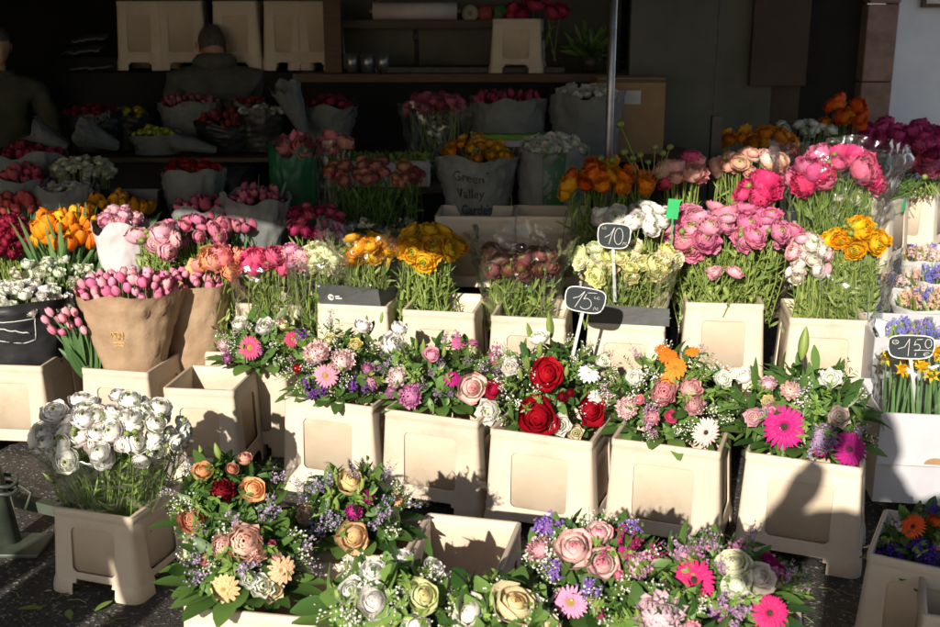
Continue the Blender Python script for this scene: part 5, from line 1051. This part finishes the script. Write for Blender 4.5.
# ================================================================== PEOPLE
def skin(name, chain, mat, sub=2):
    V = [c[0] for c in chain]; E = [(i, c[2]) for i, c in enumerate(chain) if c[2] is not None]
    me = bpy.data.meshes.new(name); me.from_pydata(V, E, []); me.update(); o = bpy.data.objects.new('tmp', me); COL.objects.link(o)
    m = o.modifiers.new('s', 'SKIN'); m.use_smooth_shade = True
    for i, c in enumerate(chain):
        r = c[1]; d = me.skin_vertices[0].data[i]; d.radius = r if hasattr(r, '__len__') else (r, r); d.use_root = (i == 0)
    s_ = o.modifiers.new('u', 'SUBSURF'); s_.levels = sub; s_.render_levels = sub
    dg = bpy.context.evaluated_depsgraph_get(); r = bpy.data.meshes.new_from_object(o.evaluated_get(dg)); bpy.data.objects.remove(o); r.materials.clear(); r.materials.append(mat); r.name = name
    for q in r.polygons: q.use_smooth = True
    return r
def head_mesh(mat):
    mb = MB(); nu, nv = 32, 24; P = np.zeros((nu + 1, nv + 1, 3))
    for i in range(nu + 1):
        for j in range(nv + 1):
            a = 2 * math.pi * i / nu; t = math.pi * j / nv; x = math.sin(t) * math.cos(a); y = math.sin(t) * math.sin(a); z = math.cos(t); q = .078 if z > 0 else .078 - .018 * (-z)
            X, Y, Z = x * q, y * .097, z * .118     # face looks to -Y
            if y < -.3:
                g = lambda cx, cz, s: math.exp(-((X - cx) ** 2 + (Z - cz) ** 2) / s)
                Y -= .024 * g(0, -.022, .00022) + .01 * g(0, -.06, .0004) + .006 * g(0, -.095, .0005) ; Y += .012 * (g(.03, .008, .0003) + g(-.03, .008, .0003))
            P[i, j] = (X, Y, Z)
    mb.grid(P); 
    for s in (-1, 1): ball(mb, (s * .08, .005, -.01), .02, 0, 1, 8, 6, 1.6)
    return mb.mesh('head', [mat], True)
def hair_mesh(low=-.2, mat=None):
    mb = MB(); P = np.zeros((25, 9, 3))
    for i in range(25):
        for j in range(9):
            a = 2 * math.pi * i / 24; y = math.sin(a); end = 1.25 if y < -.4 else 1.95; t = end * j / 8
            P[i, j] = (math.sin(t) * math.cos(a) * .084, math.sin(t) * y * .103 + .003, math.cos(t) * .125)
    mb.grid(P); return mb.mesh('hair', [mat or M_hair], True)
def hand_mesh(sgn=1):
    mb = MB(); ball(mb, (0, 0, -.045), .038, 0, 1, 10, 8, 1.2)
    V, F = mb.v[0], mb.f; mb.v[0][:, 1] *= .45
    for k, L in enumerate((.062, .07, .066, .052)):
        x = -.027 + k * .018; mb.tube([(x, 0, -.075), (x, .006, -.08 - L * .45), (x, .022, -.08 - L * .8), (x, .034, -.08 - L * .9)], [.0088, .0085, .0078, .006], 7)
    mb.tube([(sgn * .03, 0, -.03), (sgn * .052, .008, -.055), (sgn * .055, .02, -.082)], [.012, .0105, .008], 7); return mb.mesh('hand', [M_skin], True)
def person(label, loc, rz, top, mat, headpos, headrot, legs=True, hair=M_hair, hands=(), pants=M_navy):
    t = empty('person', loc, label, 'person', None, R(rz))
    hp = Vector(headpos); nk = Vector(top[-0]['neck'])
    lg = [((0, 0, .92), (.15, .11), None)]
    for s in (-1, 1):
        k = len(lg); lg += [((s * .1, 0, .84), .095, 0), ((s * .11, -.01, .48), .062, k), ((s * .11, .02, .12), .045, k + 1), ((s * .115, -.02, .05), .045, k + 2), ((s * .12, -.15, .035), .035, k + 3)]
    link('body', skin('body', [(tuple(nk - Vector((0, 0, .06))), .055, None), (tuple(nk), .052, 0), (tuple(nk.lerp(hp, .6)), .05, 1)], M_skin), t)
    link('trousers', skin('trousers', lg, pants), t); jk = skin('jacket', top[0]['chain'], mat, 3)
    for v in jk.vertices:
        q = v.co; v.co = q + v.normal * (.014 * noise.noise(Vector((q.x * 7, q.y * 7, q.z * 16))) + .007 * noise.noise(q * 30))
    link('jacket', jk, t)
    if 'hoodie' in label:
        mb = MB(); mb.tube([nk + Vector((.10 * math.cos(a), .01 + .085 * math.sin(a), -.02 + .035 * math.sin(a) + .01 * math.sin(3 * a))) for a in np.linspace(0, 6.283, 24)], [.032 + .02 * max(0, math.sin(a)) for a in np.linspace(0, 6.283, 24)], 10); link('hood', mb.mesh('hood', [mat], True), t)
    M = Matrix.Translation(hp) @ Matrix.Rotation(R(headrot[2]), 4, 'Z') @ Matrix.Rotation(R(headrot[0]), 4, 'X')
    h = link('head', head_mesh(M_skin), t, M); link('hair', hair_mesh(mat=hair), h)
    if 'olive' in label: mb = MB(); mb.tube([nk + Vector((.075 * math.cos(a), .07 * math.sin(a), -.02)) for a in np.linspace(0, 6.283, 20)], .022, 8); link('collar', mb.mesh('collar', [mat], True), t)
    for p, d in hands: link('hand', hand_mesh(), t, Matrix.Translation(p) @ (-Vector(d)).normalized().to_track_quat('Z', 'Y').to_matrix().to_4x4())
    return t
def standing(sh=1.38, lean=0, armL=None, armR=None, w=.19):
    ch = [((0, 0, .88), (.17, .125), None), ((0, -lean * .3, 1.08), (.165, .12), 0), ((0, -lean * .7, 1.26), (.185, .125), 1), ((0, -lean, sh), (.13, .095), 2), ((0, -lean * 1.05, sh + .07), .065, 3)]
    for s, arm in ((-1, armL), (1, armR)):
        k = len(ch); ch += [((s * w, -lean, sh - .02), .075, 3)]; prev = k
        for j, p in enumerate(arm): ch.append((p, (.055, .045)[min(j, 1)] * (1 if j < 2 else .85), prev)); prev += 1
    return [dict(chain=ch, neck=(0, -lean * 1.1, sh + .09))]
# seller at the left edge, face turned to the right
p = atY(14, 60, 5.9)
person('seller in an olive jacket standing at the left edge, face partly seen', (p.x - .29, 6.35, -.13), 28, standing(1.36, .05, [(-.27, -.04, 1.1), (-.25, -.2, .95)], [(.28, -.04, 1.1), (.24, -.22, .97)], .2), M_olive, (0, -.07, 1.585), (8, 0, 15), hands=[((-.25, -.24, .93), (0, -.6, -.8)), ((.24, -.26, .95), (0, -.6, -.8))])
# seller bending away
p = atY(218, 40, 6.45)
person('short-haired seller in a grey hoodie bending over, seen from behind', (p.x - .02, 6.5, -.10), 200, [dict(chain=[((0, .02, .88), (.17, .13), None), ((0, -.02, 1.08), (.17, .125), 0), ((0, -.07, 1.22), (.19, .13), 1), ((0, -.13, 1.38), (.17, .11), 2), ((0, -.16, 1.45), .085, 3), ((-.22, -.12, 1.35), .085, 3), ((-.27, -.22, 1.1), .058, 5), ((-.2, -.42, .98), .045, 6), ((.22, -.12, 1.35), .085, 3), ((.28, -.22, 1.1), .058, 8), ((.22, -.42, .98), .045, 9)], neck=(0, -.17, 1.45))], M_grey, (0, -.21, 1.55), (25, 0, 0), hands=[((-.2, -.45, .96), (0, -.8, -.4)), ((.22, -.45, .96), (0, -.8, -.4))])
# photographer (casts the shadow on the right-hand bucket) and a figure added out of view (shades the lower left)
ph = person('photographer in a dark coat behind the viewpoint, arms raised', (.09, -.42, .0), 0, standing(1.5, 0, [(-.34, .12, 1.40), (-.12, .22, 1.60)], [(.30, .1, 1.38), (.1, .2, 1.6)], .19), M_navy, (0, .02, 1.73), (0, 0, 180), hands=[((-.1, .24, 1.61), (.4, .3, .5)), ((.1, .22, 1.61), (-.4, .3, .5))])
ph.scale = (.85, 1.0, 1.13)
person('added unseen figure in a grey coat shading the lower left', (-2.02, .25, 0), 180, standing(1.42, 0, [(-.27, 0, 1.16), (-.28, .0, .92)], [(.27, 0, 1.16), (.28, -.0, .92)], .2), M_grey, (0, -.01, 1.63), (0, 0, 0), hands=[((-.28, 0, .88), (0, 0, -1)), ((.28, 0, .88), (0, 0, -1))])
person('added unseen figure in a grey coat shading the lower right', (.62, .2, 0), 0, standing(1.45, 0, [(-.24, 0, 1.18), (-.24, .0, .92)], [(.24, 0, 1.18), (.24, -.0, .92)], .18), M_grey, (0, -.01, 1.66), (0, 0, 180), hands=[((-.24, 0, .88), (0, 0, -1)), ((.24, 0, .88), (0, 0, -1))])  # added out of view to shade the bottom right
